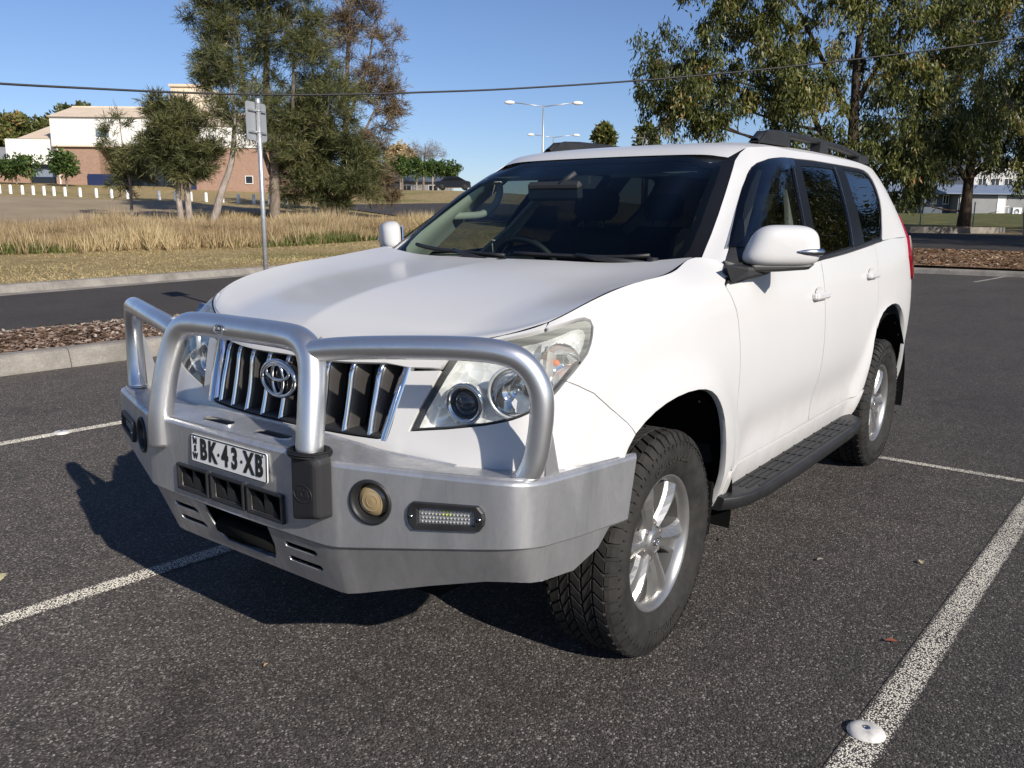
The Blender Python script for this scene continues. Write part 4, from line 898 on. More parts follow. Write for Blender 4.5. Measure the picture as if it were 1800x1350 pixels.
class Roof:
    """u = x, v = -1..1 across"""
    def __init__(self):
        self.zc = interp_curve([1.055, 1.12, 1.22, 1.40, 1.6, 2.0, 2.5, 3.0, 3.3, 3.53], [(1.705,), (1.737,), (1.760,), (1.783,), (1.797,), (1.814,), (1.822,), (1.813,), (1.795,), (1.760,)])
        g = GN(np.linspace(.755, 4.25, 120), np.full(120, .56)); o = np.argsort(-g[:, 0]); self.gx = -g[o, 0]; self.gy = g[o, 1]; self.gz = g[o, 2]
        self.rim = lambda u: np.stack([np.interp(u, self.gx, self.gy), np.interp(u, self.gx, self.gz)], -1)
    def __call__(self, u, v):
        u = np.asarray(u, float); v = np.asarray(v, float)
        q = np.abs(v); u = u+.032*q**6*(1-smooth01((u-1.055)/.35))*(u < 1.41); r = self.rim(u); zc = self.zc(u)[:, 0]
        yy = r[:, 0]*(q*1.0)
        z = zc-(zc-r[:, 1])*(.30*q**2+.70*q**7)
        return np.stack([-u, yy*np.sign(v), z], -1)
    def normal(self, u, v, e=4e-3):
        p = self(np.clip(u+e, 1.055, 3.53), v)-self(np.clip(u-e, 1.055, 3.53), v); q = self(u, np.clip(v+e, -1, 1))-self(u, np.clip(v-e, -1, 1))
        n = np.cross(p, q); n /= np.linalg.norm(n, axis=1)[:, None]+1e-12
        n[n[:, 2] < 0] *= -1
        return n
RN = Roof()
# ------------------------------------------------------------------ car materials
def m_paint(n, l, b):
    co = objco(n); a = noise(n, l, 1.1, 4, .6, co)
    pc = (ramp(n, l, a, [(.35, (.545, .543, .536)), (.65, (.568, .566, .562))]))
    sx = nd(n, 'ShaderNodeSeparateXYZ'); l.new(co, sx.inputs[0]); mr = nd(n, 'ShaderNodeMapRange'); mr.inputs[1].default_value = .80; mr.inputs[2].default_value = .36; mr.inputs[3].default_value = 0.; mr.inputs[4].default_value = .38; l.new(sx.outputs[2], mr.inputs[0])
    k = math_(n, l, 'MULTIPLY', mr.outputs[0], ramp(n, l, noise(n, l, 9, 6, .7, co, .4), [(.40, (0, 0, 0)), (.72, (1, 1, 1))]))
    l.new(mixc(n, l, k, pc, (.40, .34, .27)), b.inputs['Base Color'])
    f = noise(n, l, 900, 2, .5, co); bump(n, l, b, f, .012, .001)
mat('white_car_paint', rough=.48, coat=.5, spec=.4, Coat_Roughness=.15, build=m_paint)
def m_alloybar(n, l, b):
    co = objco(n); mp = nd(n, 'ShaderNodeMapping'); mp.inputs['Scale'].default_value = (1, 1, .35); l.new(co, mp.inputs[0])
    a = noise(n, l, 7, 8, .72, mp.outputs[0], .9); st = noise(n, l, 36, 5, .7, mp.outputs[0]); g = noise(n, l, 260, 2, .5, co)
    l.new(mixc(n, l, 1., ramp(n, l, a, [(.28, (.45, .455, .46)), (.52, (.57, .57, .575)), (.74, (.69, .685, .68))]), ramp(n, l, st, [(.3, (.84, .84, .84)), (.7, (1.08, 1.08, 1.08))]), 'MULTIPLY'), b.inputs['Base Color'])
    l.new(ramp(n, l, st, [(.25, (.50, .50, .50)), (.75, (.34, .34, .34))]), b.inputs['Roughness'])
    vo = nd(n, 'ShaderNodeTexVoronoi'); vo.inputs['Scale'].default_value = 46; l.new(co, vo.inputs['Vector']); bump(n, l, b, math_(n, l, 'ADD', math_(n, l, 'MULTIPLY', g, .4), math_(n, l, 'MINIMUM', vo.outputs['Distance'], .18)), .10, .003)
mat('bar_alloy', rough=.36, metal=.78, build=m_alloybar)
def m_tube(n, l, b):
    co = objco(n); a = noise(n, l, 9, 6, .65, co); g = noise(n, l, 300, 2, .5, co)
    l.new(ramp(n, l, a, [(.3, (.66, .66, .66)), (.7, (.84, .835, .83))]), b.inputs['Base Color']); l.new(ramp(n, l, a, [(.25, (.40, .40, .40)), (.75, (.27, .27, .27))]), b.inputs['Roughness']); bump(n, l, b, g, .03, .002)
mat('tube_alloy', rough=.26, metal=.93, build=m_tube)
mat('chrome', (.72, .73, .75), .06, 1.); mat('chrome_dull', (.55, .56, .58), .2, 1.)
mat('black_plastic', rough=.5, build=lambda n, l, b: (l.new(ramp(n, l, noise(n, l, 14, 4, .6, objco(n)), [(.3, (.012, .012, .013)), (.7, (.022, .022, .023))]), b.inputs['Base Color']), bump(n, l, b, noise(n, l, 420, 2, .5, objco(n)), .12, .002)))
mat('gloss_black', (.008, .008, .009), .08, coat=.6); mat('trim_black', (.006, .006, .007), .35, spec=.25); mat('black_rubber', (.016, .016, .017), .6)
mat('grille_black', (.010, .010, .011), .25); mat('slat_dark', (.035, .032, .030), .3)
mat('inner_black', (.006, .006, .006), .9, spec=.1)
def m_tyre(n, l, b):
    co = objco(n); a = noise(n, l, 16, 5, .65, co)
    l.new(ramp(n, l, a, [(.3, (.013, .0125, .012)), (.7, (.032, .030, .028))]), b.inputs['Base Color']); bump(n, l, b, noise(n, l, 160, 3, .6, co), .25, .003)
mat('tyre_rubber', rough=.78, spec=.3, build=m_tyre)
mat('tyre_dusty', (.036, .034, .032), .9, spec=.1)
mat('rim_silver', rough=.34, metal=.78, build=lambda n, l, b: l.new(ramp(n, l, noise(n, l, 12, 4, .6, objco(n)), [(.3, (.32, .315, .305)), (.7, (.40, .395, .385))]), b.inputs['Base Color']))
mat('brake_steel', (.20, .17, .15), .5, .6); mat('rim_barrel_shade', (.16, .155, .15), .4, .6); mat('dark_cast', (.05, .045, .042), .7, .2)  # barrel grey is darkened to hold the shade between the spokes
def m_glass(name, tint, f0=.045, gl=(1, 1, 1), rough=.0):
    m = bpy.data.materials.new(name); m.use_nodes = True; n = m.node_tree.nodes; l = m.node_tree.links; n.remove(n['Principled BSDF'])
    tr = nd(n, 'ShaderNodeBsdfTransparent'); tr.inputs[0].default_value = (*tint, 1); gs = nd(n, 'ShaderNodeBsdfGlossy'); gs.inputs['Roughness'].default_value = rough; gs.inputs[0].default_value = (*gl, 1)
    mx = nd(n, 'ShaderNodeMixShader')
    l.new(schlick(n, l, f0), mx.inputs[0]); l.new(tr.outputs[0], mx.inputs[1]); l.new(gs.outputs[0], mx.inputs[2]); l.new(mx.outputs[0], n['Material Output'].inputs[0]); MATS[name] = m; return m
m_glass('windscreen_glass', (.50, .575, .54), gl=(.62, .62, .62)); m_glass('side_glass', (.42, .45, .44)); m_glass('privacy_glass', (.045, .048, .05)); m_glass('lens_clear', (.93, .94, .94)); m_glass('smoke_acrylic', (.30, .31, .34)); m_glass('shade_band', (.16, .22, .30))
def m_hazed(n, l, b):
    a = noise(n, l, 7, 4, .6, objco(n)); mp = nd(n, 'ShaderNodeMapping'); mp.inputs['Scale'].default_value = (1, 1, 60); l.new(objco(n), mp.inputs[0]); s = noise(n, l, 2, 2, .5, mp.outputs[0]); 
    tr = nd(n, 'ShaderNodeBsdfTransparent'); tr.inputs[0].default_value = (.93, .94, .92, 1)
    gz_ = nd(n, 'ShaderNodeNewGeometry'); sx = nd(n, 'ShaderNodeSeparateXYZ'); l.new(gz_.outputs['Position'], sx.inputs[0])
    mr = nd(n, 'ShaderNodeMapRange'); mr.inputs[1].default_value = .98; mr.inputs[2].default_value = 1.13; mr.inputs[3].default_value = .03; mr.inputs[4].default_value = .42; l.new(sx.outputs[2], mr.inputs[0])
    k = math_(n, l, 'MULTIPLY', mr.outputs[0], ramp(n, l, s, [(.3, (.5, .5, .5)), (.7, (1, 1, 1))]))
    d = nd(n, 'ShaderNodeBsdfDiffuse'); d.inputs[0].default_value = (.72, .73, .64, 1)
    m1 = nd(n, 'ShaderNodeMixShader'); l.new(k, m1.inputs[0]); l.new(tr.outputs[0], m1.inputs[1]); l.new(d.outputs[0], m1.inputs[2])
    gs = nd(n, 'ShaderNodeBsdfGlossy'); gs.inputs['Roughness'].default_value = .03; m2 = nd(n, 'ShaderNodeMixShader'); l.new(schlick(n, l), m2.inputs[0]); l.new(m1.outputs[0], m2.inputs[1]); l.new(gs.outputs[0], m2.inputs[2]); l.new(m2.outputs[0], n['Material Output'].inputs[0])
mat('headlight_lens', build=m_hazed)        # polycarbonate, weathered towards the upper edge
def m_reflector(n, l, b):
    co = objco(n); vo = nd(n, 'ShaderNodeTexVoronoi'); vo.inputs['Scale'].default_value = 26; l.new(co, vo.inputs['Vector']); bump(n, l, b, vo.outputs['Distance'], .5, .02)
mat('lamp_reflector', (.88, .89, .89), .22, .35, build=m_reflector)
mat('lamp_bezel', (.72, .73, .74), .28, .5); mat('amber', (.75, .16, .02), .25); mat('fog_glass', (.30, .225, .12), .10, coat=1.); mat('tail_red', (.30, .006, .02), .15, coat=1.); mat('led_white', (.36, .36, .35), .3); mat('led_yellow', (.5, .55, .05), .4)
mat('plate_white', (.74, .74, .72), .45); mat('plate_black', (.015, .015, .015), .5)
mat('trim_pale', (.50, .50, .45), .7); mat('seat_cloth', (.035, .036, .040), .9); mat('dash_black', (.022, .024, .027), .6); mat('headliner', (.42, .42, .40), .9); mat('carpet', (.02, .02, .02), .95)

# ------------------------------------------------------------------ panel builder
def pip(P, poly):
    x, y = P[:, 0], P[:, 1]; ins = np.zeros(len(P), bool); n = len(poly)
    for i in range(n):
        x0, y0 = poly[i]; x1, y1 = poly[(i+1) % n]
        c = ((y0 > y) != (y1 > y)); xx = (x1-x0)*(y-y0)/((y1-y0) if y1 != y0 else 1e-12)+x0; ins ^= c & (x < xx)
    return ins
def resample(poly, h, smooth=0):
    out = []
    n = len(poly)
    for i in range(n):
        a = np.array(poly[i]); b = np.array(poly[(i+1) % n]); k = max(1, int(math.ceil(np.linalg.norm(b-a)/h)))
        for j in range(k): out.append(a+(b-a)*j/k)
    return np.array(out)
def inset(P, d, weld=None):
    a = np.roll(P, 1, 0); b = np.roll(P, -1, 0); area = .5*np.sum(P[:, 0]*b[:, 1]-b[:, 0]*P[:, 1]); s = 1 if area > 0 else -1
    def nrm(e): n = np.stack([-e[:, 1], e[:, 0]], -1); return n/(np.linalg.norm(n, axis=1)[:, None]+1e-12)
    n = nrm(P-a)+nrm(b-P); L = np.linalg.norm(n, axis=1)[:, None]; n = n/(L+1e-9)
    Q = P+s*n*d
    if weld is not None:
        m = np.abs(P[:, 0]-weld) < 1e-6; Q[m, 0] = weld
    return Q
def chaikin(poly, keep=()):
    """round the corners of an open polyline once"""
    P = [np.array(p, float) for p in poly]; out = [P[0]]
    for a, b in zip(P[:-1], P[1:]): out += [a*.75+b*.25, a*.25+b*.75]
    out.append(P[-1]); return [tuple(p) for p in out]
def panel(name, net, poly, m, parent, holes=(), h=.035, off=0., thick=.022, gap=.0033, mirror=False, weld=None, flip=None, build=True, inset_holes=True):
    bd = [inset(resample(poly, h), gap, weld)]+[inset(resample(q, h), -gap if inset_holes else 0) for q in holes]
    pts = []; edges = []
    for B in bd:
        o = len(pts); pts += [tuple(p) for p in B]; edges += [(o+i, o+(i+1) % len(B)) for i in range(len(B))]
    nb = len(pts); A = np.array(pts); lo, hi = A.min(0), A.max(0)
    gx, gy = np.meshgrid(np.arange(lo[0]+h*.5, hi[0], h), np.arange(lo[1]+h*.5, hi[1], h)); G = np.stack([gx.ravel(), gy.ravel()], -1); G[:, 0] += ((np.arange(len(G))//max(1, gx.shape[1])) % 2)*h*.5
    if len(G):
        k = pip(G, bd[0])
        for q in bd[1:]: k &= ~pip(G, q)
        G = G[k]
    if len(G):
        d2 = np.min(((G[:, None]-A[None])**2).sum(2), 1) if len(G)*len(A) < 4e7 else np.full(len(G), 1.); G = G[d2 > (.45*h)**2]
    allp = pts+[tuple(p) for p in G]
    vo, eo, fo, ov, oe, of = delaunay_2d_cdt([Vector(p) for p in allp], edges, [], 0, 1e-7)
    UV = np.array([tuple(v) for v in vo]); T = np.array([f for f in fo if len(f) == 3]); C = UV[T].mean(1)
    k = pip(C, bd[0])
    for q in bd[1:]: k &= ~pip(C, q)
    T = T[k]
    used = np.unique(T); rm = -np.ones(len(UV), int); rm[used] = np.arange(len(used)); UV = UV[used]; T = rm[T]
    P = net(UV[:, 0], UV[:, 1]); N = net.normal(UV[:, 0], UV[:, 1])
    ref = P-np.stack([np.clip(P[:, 0], -3.0, .2), 0*P[:, 1], np.full(len(P), .85)], -1)
    if (N*ref).sum() < 0: N = -N
    if flip: N = -N
    P = P+N*off
    fn = np.cross(P[T[:, 1]]-P[T[:, 0]], P[T[:, 2]]-P[T[:, 0]]); s = (fn*N[T].mean(1)).sum(1) < 0; T[s] = T[s][:, ::-1]
    # boundary edges
    E = np.concatenate([T[:, [0, 1]], T[:, [1, 2]], T[:, [2, 0]]]); key = np.sort(E, 1); _, inv, cnt = np.unique(key, axis=0, return_inverse=True, return_counts=True); BE = E[cnt[inv.ravel()] == 1]
    if weld is not None:
        w = (np.abs(UV[BE[:, 0], 0]-weld) < 1e-5) & (np.abs(UV[BE[:, 1], 0]-weld) < 1e-5); BE = BE[~w]
    V = [P]; NN = [N]; F = [T]; n0 = len(P)
    # flange: duplicated rim, dropped inwards
    if thick > 0 and len(BE):
        c = np.unique(BE); mp = -np.ones(n0, int); mp[c] = np.arange(len(c))
        a, b2 = BE[:, 0], BE[:, 1]; en = np.cross(P[b2]-P[a], N[a]); en /= np.linalg.norm(en, axis=1)[:, None]+1e-12
        vn = np.zeros((len(c), 3)); np.add.at(vn, mp[a], en); np.add.at(vn, mp[b2], en); vn /= np.linalg.norm(vn, axis=1)[:, None]+1e-12
        r = .0025 if thick > .006 else 0
        top = P[c]; midp = P[c]-N[c]*r*1.0+vn*r*.0; low = P[c]-N[c]*thick
        V += [top, low]; NN += [(vn+N[c]*.25), vn]; o1 = n0; o2 = n0+len(c)
        F += [np.stack([o1+mp[b2], o1+mp[a], o2+mp[a]], -1), np.stack([o1+mp[b2], o2+mp[a], o2+mp[b2]], -1)]
    V = np.concatenate(V); NN = np.concatenate(NN); F = np.concatenate(F)
    NN = NN/(np.linalg.norm(NN, axis=1)[:, None]+1e-12)
    if mirror and weld is None: V = V*[1, -1, 1]; NN = NN*[1, -1, 1]; F = F[:, ::-1]
    if weld is not None:
        cen = np.abs(V[:, 1]) < 2e-4; V[cen, 1] = 0; n = len(V); idx = np.where(cen, np.arange(n), np.arange(n)+n)
        V = np.concatenate([V, V*[1, -1, 1]]); N2 = NN.copy(); N2[cen, 1] = 0; NN = np.concatenate([N2, N2*[1, -1, 1]]); F = np.concatenate([F, idx[F][:, ::-1]])
    o = npmesh(name, V, F, m, parent, True)
    o.data.normals_split_custom_set(NN[F.ravel()].tolist())
    return o
class Ruled:
    """surface between two rails: list of (u, top, bottom); v runs from 0 (bottom) to H (top)"""
    def __init__(s, cols, H, weldsym=True):
        s.u = np.array([c[0] for c in cols]); s.t = np.array([c[1] for c in cols], float); s.b = np.array([c[2] for c in cols], float); s.H = H
    def __call__(s, u, v):
        u = np.asarray(u, float); v = np.asarray(v, float)/s.H
        T = np.stack([np.interp(u, s.u, s.t[:, i]) for i in range(3)], -1); B = np.stack([np.interp(u, s.u, s.b[:, i]) for i in range(3)], -1)
        return B+(T-B)*v[:, None]
    def normal(s, u, v, e=.012):
        a = s(np.clip(u+e, s.u[0], s.u[-1]), v)-s(np.clip(u-e, s.u[0], s.u[-1]), v); b = s(u, np.asarray(v)+e)-s(u, np.asarray(v)-e); n = np.cross(a, b); return n/(np.linalg.norm(n, axis=1)[:, None]+1e-12)
def both(fn):
    for mir in (False, True): fn(mir)

# ------------------------------------------------------------------ the car
car = empty('off_road_wagon', (0, 0, 0), 0, 'white four wheel drive wagon with polished alloy bull bar parked across the bays', 'car')
WP = mat('white_car_paint')
HL = [(-.981, .890), (-.962, .977), (-.938, 1.060), (-.917, 1.141), (-.907, 1.190), (-.893, 1.216), (-.862, 1.227), (-.829, 1.231), (-.735, 1.233), (-.619, 1.229), (-.528, 1.225), (-.433, 1.219), (-.402, 1.214), (-.386, 1.206), (-.387, 1.192), (-.421, 1.152), (-.442, 1.130), (-.496, 1.094), (-.552, 1.052), (-.603, 1.016), (-.650, .993), (-.700, .971), (-.778, .944), (-.878, .914)]
SEAM_BF = [(-.528, 1.069), (-.486, 1.048), (-.433, 1.015), (-.394, .972), (-.356, .925), (-.326, .880), (-.300, .840)]
ARCHF = [(-.395, .47), (-.392, .56), (-.385, .66), (-.365, .74), (-.334, .795), (-.300, .833), (-.247, .861), (-.186, .880), (-.112, .892), (-.036, .897), (.040, .896), (.111, .889), (.165, .878), (.210, .861), (.250, .836), (.285, .804), (.315, .770), (.344, .728), (.372, .678), (.400, .622), (.424, .565), (.444, .50), (.455, .43), (.46, .36)]
DSEAM = [(.442, 1.158), (.464, 1.119), (.487, 1.083), (.499, 1.046), (.505, .97), (.507, .887), (.508, .758), (.507, .64), (.505, .50)]
ARCHR = [(2.27, .41), (2.300, .46), (2.325, .53), (2.345, .61), (2.365, .69), (2.395, .765), (2.44, .822), (2.50, .862), (2.58, .892), (2.68, .908), (2.79, .912), (2.90, .906), (3.0, .888), (3.09, .852), (3.165, .80), (3.215, .735), (3.245, .65), (3.26, .56), (3.262, .46), (3.262, .36)]
GRL = [(-1.48, .843), (-1.30, .843), (-1.166, .841), (-1.085, .842), (-1.056, .848), (-1.042, .917), (-1.032, 1.004), (-1.024, 1.104), (-1.020, 1.132)]
# front bumper cover
poly = [(-1.48, .36), (-.9, .40), (-.70, .50), (-.60, .60), (-.42, .66)]+ARCHF[2:6]+SEAM_BF[::-1][1:]+[(-.552, 1.050), (-.603, 1.013), (-.650, .990), (-.700, .968), (-.778, .941), (-.878, .911), (-.985, .886), (-.966, .977), (-.942, 1.060), (-.927, 1.118), (-1.022, 1.112)]+GRL[::-1][1:]
panel('front_bumper', LN, poly, WP, car, weld=-1.48, gap=.0014)
# strip of the bonnet that drops over the nose between grille and lamp
panel('hood_lip', LN, [(-1.48, 1.150), (-1.3, 1.150), (-1.1, 1.150), (-1.026, 1.128), (-.930, 1.128), (-.912, 1.198), (-.893, 1.222), (-.862, 1.233), (-.735, 1.238), (-.600, 1.236), (-.585, 1.25), (-1.48, 1.25)], WP, car, weld=-1.48, gap=.0012)
def sides(mir):
    fd = [(-.575, 1.25), (-.4, 1.25), (-.1, 1.25), (.2, 1.25), (.43, 1.25), (.50, 1.25), (.505, 1.20), (.442, 1.165)]+DSEAM+[(.503, .42), (.50, .36)]+ARCHF[::-1][:-5][0:19]+SEAM_BF[::-1][1:]+[(-.496, 1.090), (-.440, 1.127), (-.418, 1.150), (-.383, 1.190), (-.380, 1.208), (-.398, 1.219), (-.433, 1.224), (-.528, 1.230), (-.600, 1.234)]
    panel('fender', LN, fd, WP, car, mirror=mir, gap=.0018)
    fdoor = DSEAM[::-1]+[(.508, 1.205), (.515, 1.25), (.8, 1.25), (1.2, 1.25), (1.505, 1.25), (1.505, 1.0), (1.50, .5), (1.0, .497)]
    d1 = panel('front_door', LN, fdoor, WP, car, mirror=mir)
    rdoor = [(1.508, 1.25), (1.507, .9), (1.503, .5), (1.9, .495), (2.15, .49), (2.255, .49), (2.325, .53), (2.345, .61), (2.365, .69), (2.395, .765), (2.44, .822), (2.47, .90), (2.49, 1.0), (2.49, 1.25), (2.0, 1.25)]
    d2 = panel('rear_door', LN, rdoor, WP, car, mirror=mir)
    panel('quarter_panel', LN, [(2.493, 1.25), (2.493, 1.0), (2.473, .90), (2.443, .823)]+ARCHR[7:]+[(3.5, .36), (3.74, .36), (4.05, .36), (4.55, .36), (4.55, 1.25), (3.8, 1.25), (3.2, 1.25), (2.8, 1.25)], WP, car, mirror=mir, h=.05, gap=0)
    panel('sill', LN, [(.505, .494), (.5, .36), (.7, .345), (1.5, .345), (2.2, .36), (2.27, .41), (2.318, .52), (2.255, .486), (1.5, .491)], WP, car, mirror=mir, off=.006, gap=.001)
    # greenhouse: pillars and roof side
    dlo = [(.895, .043), (.868, .16), (.857, .269), (.854, .342), (.861, .425), (.877, .459), (.912, .479), (1.024, .498), (1.25, .511), (1.476, .518), (1.966, .522), (2.558, .521), (3.121, .520), (3.30, .517), (3.40, .500), (3.435, .464), (3.425, .398), (3.385, .332), (3.32, .265), (3.24, .200), (3.17, .130), (3.125, .088), (3.085, .078), (2.691, .066), (1.893, .030), (1.282, .008), (.93, .003)]
    gs = [(.799, .060), (.803, .164), (.803, .248), (.801, .346), (.797, .46), (.795, .51), (.806, .545), (.83, .56), (.88, .56), (1.35, .56), (1.95, .56), (2.65, .56), (3.45, .56), (3.9, .56), (4.2, .56), (4.87, .56), (4.87, .085), (4.2, .085), (3.9, .082), (3.45, .083), (3.13, .079), (3.09, .070), (2.691, .060), (1.893, .024), (1.282, .003), (.915, .0), (.892, .012), (.86, .03)]
    panel('body_side', GN, gs, WP, car, holes=[dlo, [(4.28, .13), (4.8, .13), (4.8, .44), (4.32, .44)]], mirror=mir, h=.04, gap=0)
    # black window trim with three panes
    g1 = [(.935, .035), (.905, .16), (.888, .29), (.897, .385), (.925, .445), (.985, .472), (1.10, .487), (1.30, .497), (1.500, .500), (1.584, .368), (1.69, .20), (1.775, .048), (1.4, .026)]
    g2 = [(1.712, .490), (2.0, .497), (2.388, .497), (2.43, .30), (2.465, .074), (1.925, .046), (1.86, .16), (1.78, .32)]
    g3 = [(2.614, .503), (3.10, .504), (3.29, .497), (3.375, .47), (3.395, .42), (3.36, .33), (3.28, .24), (3.19, .16), (3.09, .093), (2.707, .080), (2.66, .28)]
    panel('window_trim', GN, dlo, mat('trim_black'), car, holes=[g1, g2, g3], mirror=mir, off=-.004, gap=-.006, h=.04, thick=.01)
    for q, mm in ((g1, 'side_glass'), (g2, 'privacy_glass'), (g3, 'privacy_glass')): panel('side_window', GN, q, mat(mm), car, mirror=mir, off=-.008, gap=-.004, thick=0, h=.05)
    # smoked weather shield along the front window
    panel('weather_shield', GN, [(.870, .10), (.862, .25), (.860, .36), (.872, .44), (.92, .473), (1.03, .492), (1.25, .505), (1.50, .510), (1.53, .455), (1.40, .452), (1.22, .435), (1.10, .39), (1.03, .32), (.985, .22), (.965, .10)], mat('smoke_acrylic'), car, mirror=mir, off=.014, thick=.003, h=.03)
    for q in ([(1.514, .507), (1.526, .507), (1.604, .368), (1.71, .20), (1.80, .040), (1.785, .040), (1.698, .20), (1.592, .368)], [(2.402, .502), (2.412, .502), (2.445, .30), (2.482, .072), (2.472, .072), (2.435, .30)]):
        panel('trim_strip', GN, q, mat('chrome_dull'), car, mirror=mir, off=.001, thick=.002, h=.03, gap=0)
    panel('belt_strip', GN, [(.93, .000), (1.282, .004), (1.893, .026), (2.691, .062), (3.09, .073), (3.09, .088), (2.691, .080), (1.893, .044), (1.282, .022), (.93, .018)], mat('black_plastic'), car, mirror=mir, off=.007, thick=.01, h=.03, gap=0)
    panel('mirror_sail', LN, [(.446, 1.166), (.505, 1.195), (.52, 1.248), (.56, 1.249), (.70, 1.249), (.66, 1.215), (.56, 1.183)], mat('black_plastic'), car, mirror=mir, off=.009, thick=.018, h=.02, gap=0)
    panel('mirror_sail', GN, [(.888, .055), (.89, .02), (.93, .0), (1.05, .0), (1.0, .06), (.945, .14), (.905, .22), (.880, .22)], mat('black_plastic'), car, mirror=mir, off=.006, thick=.015, h=.02, gap=0)
    # tail lamp
    panel('tail_lamp', LN, [(3.40, 1.25), (3.36, 1.12), (3.44, 1.0), (3.60, .98), (3.78, .98), (3.80, 1.25)], mat('tail_red'), car, mirror=mir, off=.016, thick=.03)
    panel('tail_lamp', GN, [(3.84, .07), (4.12, .07), (4.10, .20), (3.98, .26), (3.90, .24)], mat('tail_red'), car, mirror=mir, off=.014, thick=.03)
    # door handles with recess dish
    for hu, hv in ((1.42, 1.085), (2.33, 1.096)):
        y = LN([hu], [hv])[0]; s = -1 if mir else 1; mb = MB()
        mb.box((-hu, y[1]*s+s*.021, y[2]), (.175, .020, .032), bev=.009)
        for q in (-.075, .075): mb.box((-hu+q, y[1]*s+s*.008, y[2]), (.035, .03, .03), bev=.008)
        mb.build('door_handle', WP, d1 if hu < 2 else d2)
        dm = MB(); rr = [(.055*math.cos(a), .028*math.sin(a)) for a in np.linspace(0, 6.283, 17)[:-1]]
        dm.prism(rr, 0, .0015, lambda a, b2, h_: (-hu+a+.0, (y[1]+.0012+h_)*s, y[2]+b2+.012)); dm.build('handle_recess', WP, d1 if hu < 2 else d2)
both(sides)
# bonnet
A_, B_ = np.meshgrid(np.linspace(-1, 1, 97), np.concatenate([np.linspace(0, .2, 22)[:-1], np.linspace(.2, 1, 50)])); sh = A_.shape
P = HN(A_.ravel(), B_.ravel()); N = HN.normal(A_.ravel(), B_.ravel()); r, c = sh
F = np.array([(i*c+j, i*c+j+1, (i+1)*c+j+1, (i+1)*c+j) for i in range(r-1) for j in range(c-1)])
loop = [j for j in range(c)]+[i*c+c-1 for i in range(1, r)]+[(r-1)*c+j for j in range(c-2, -1, -1)]+[i*c for i in range(r-2, 0, -1)]
P = P.copy(); Pin = P.copy(); Pin[:, 1] *= (1-.003/.8)
nv = len(P); low = Pin[loop]-N[loop]*.02; V = np.concatenate([Pin, Pin[loop], low]); L_ = len(loop)
F2 = np.array([(nv+i, nv+(i+1) % L_, nv+L_+(i+1) % L_, nv+L_+i) for i in range(L_)]); outn = Pin[loop]-Pin.mean(0); outn[:, 2] = 0; outn /= np.linalg.norm(outn, axis=1)[:, None]
NN = np.concatenate([N, outn, outn]); FA = np.concatenate([F, F2]); o = npmesh('hood', V, FA, WP, car, True)
if np.cross(P[F[0][1]]-P[F[0][0]], P[F[0][2]]-P[F[0][0]])[2] < 0: o.data.flip_normals()
ln = np.zeros(len(o.data.loops), np.int32); o.data.loops.foreach_get('vertex_index', ln); o.data.normals_split_custom_set(NN[ln].tolist())
# roof
A_, B_ = np.meshgrid(np.concatenate([np.linspace(-1, -.8, 14)[:-1], np.linspace(-.8, .8, 34), np.linspace(.8, 1, 14)[1:]]), np.concatenate([np.linspace(1.055, 1.3, 16)[:-1], np.linspace(1.3, 3.53, 44)]))
P = RN(B_.ravel(), A_.ravel()); N = RN.normal(B_.ravel(), A_.ravel()); r, c = A_.shape; F = np.array([(i*c+j, i*c+j+1, (i+1)*c+j+1, (i+1)*c+j) for i in range(r-1) for j in range(c-1)])
o = npmesh('roof', P, F, WP, car, True)
if o.data.polygons[0].normal.z < 0: o.data.flip_normals()
ln = np.zeros(len(o.data.loops), np.int32); o.data.loops.foreach_get('vertex_index', ln); o.data.normals_split_custom_set(N[ln].tolist())
npmesh('headliner', P-N*.035, F, mat('headliner'), car, True)
# windscreen, black surround
ws = [(0, .03), (.3, .03), (.56, .033), (.68, .042), (.735, .065), (.752, .10), (.762, .20), (.760, .40), (.752, .50), (.735, .530), (.70, .541), (.56, .547), (.3, .550), (0, .552)]
panel('windscreen', GN, ws, mat('windscreen_glass'), car, weld=0., gap=0, thick=0, off=.0, h=.05)
sur = [(0, -.0), (.3, .0), (.6, .0), (.70, .005), (.765, .03), (.785, .06), (.797, .092), (.801, .164), (.801, .248), (.799, .346), (.795, .46), (.793, .51), (.804, .545), (.80, .56), (0, .56)]
wsi = [(0, .045), (.56, .048), (.66, .056), (.705, .075), (.722, .11), (.735, .20), (.733, .40), (.726, .49), (.705, .513), (.56, .522), (0, .527)]
panel('windscreen_surround', GN, [(0, 0)]+sur[1:-1]+[(0, .56)]+wsi[::-1], mat('trim_black'), car, weld=0., gap=0, thick=.01, off=-.003, h=.04)
panel('shade_band', GN, [(0, .455), (.3, .455), (.56, .45), (.735, .44), (.742, .50), (.728, .528), (.70, .538), (.56, .544), (0, .549)], mat('shade_band'), car, weld=0., gap=0, thick=0, off=-.006, h=.05)
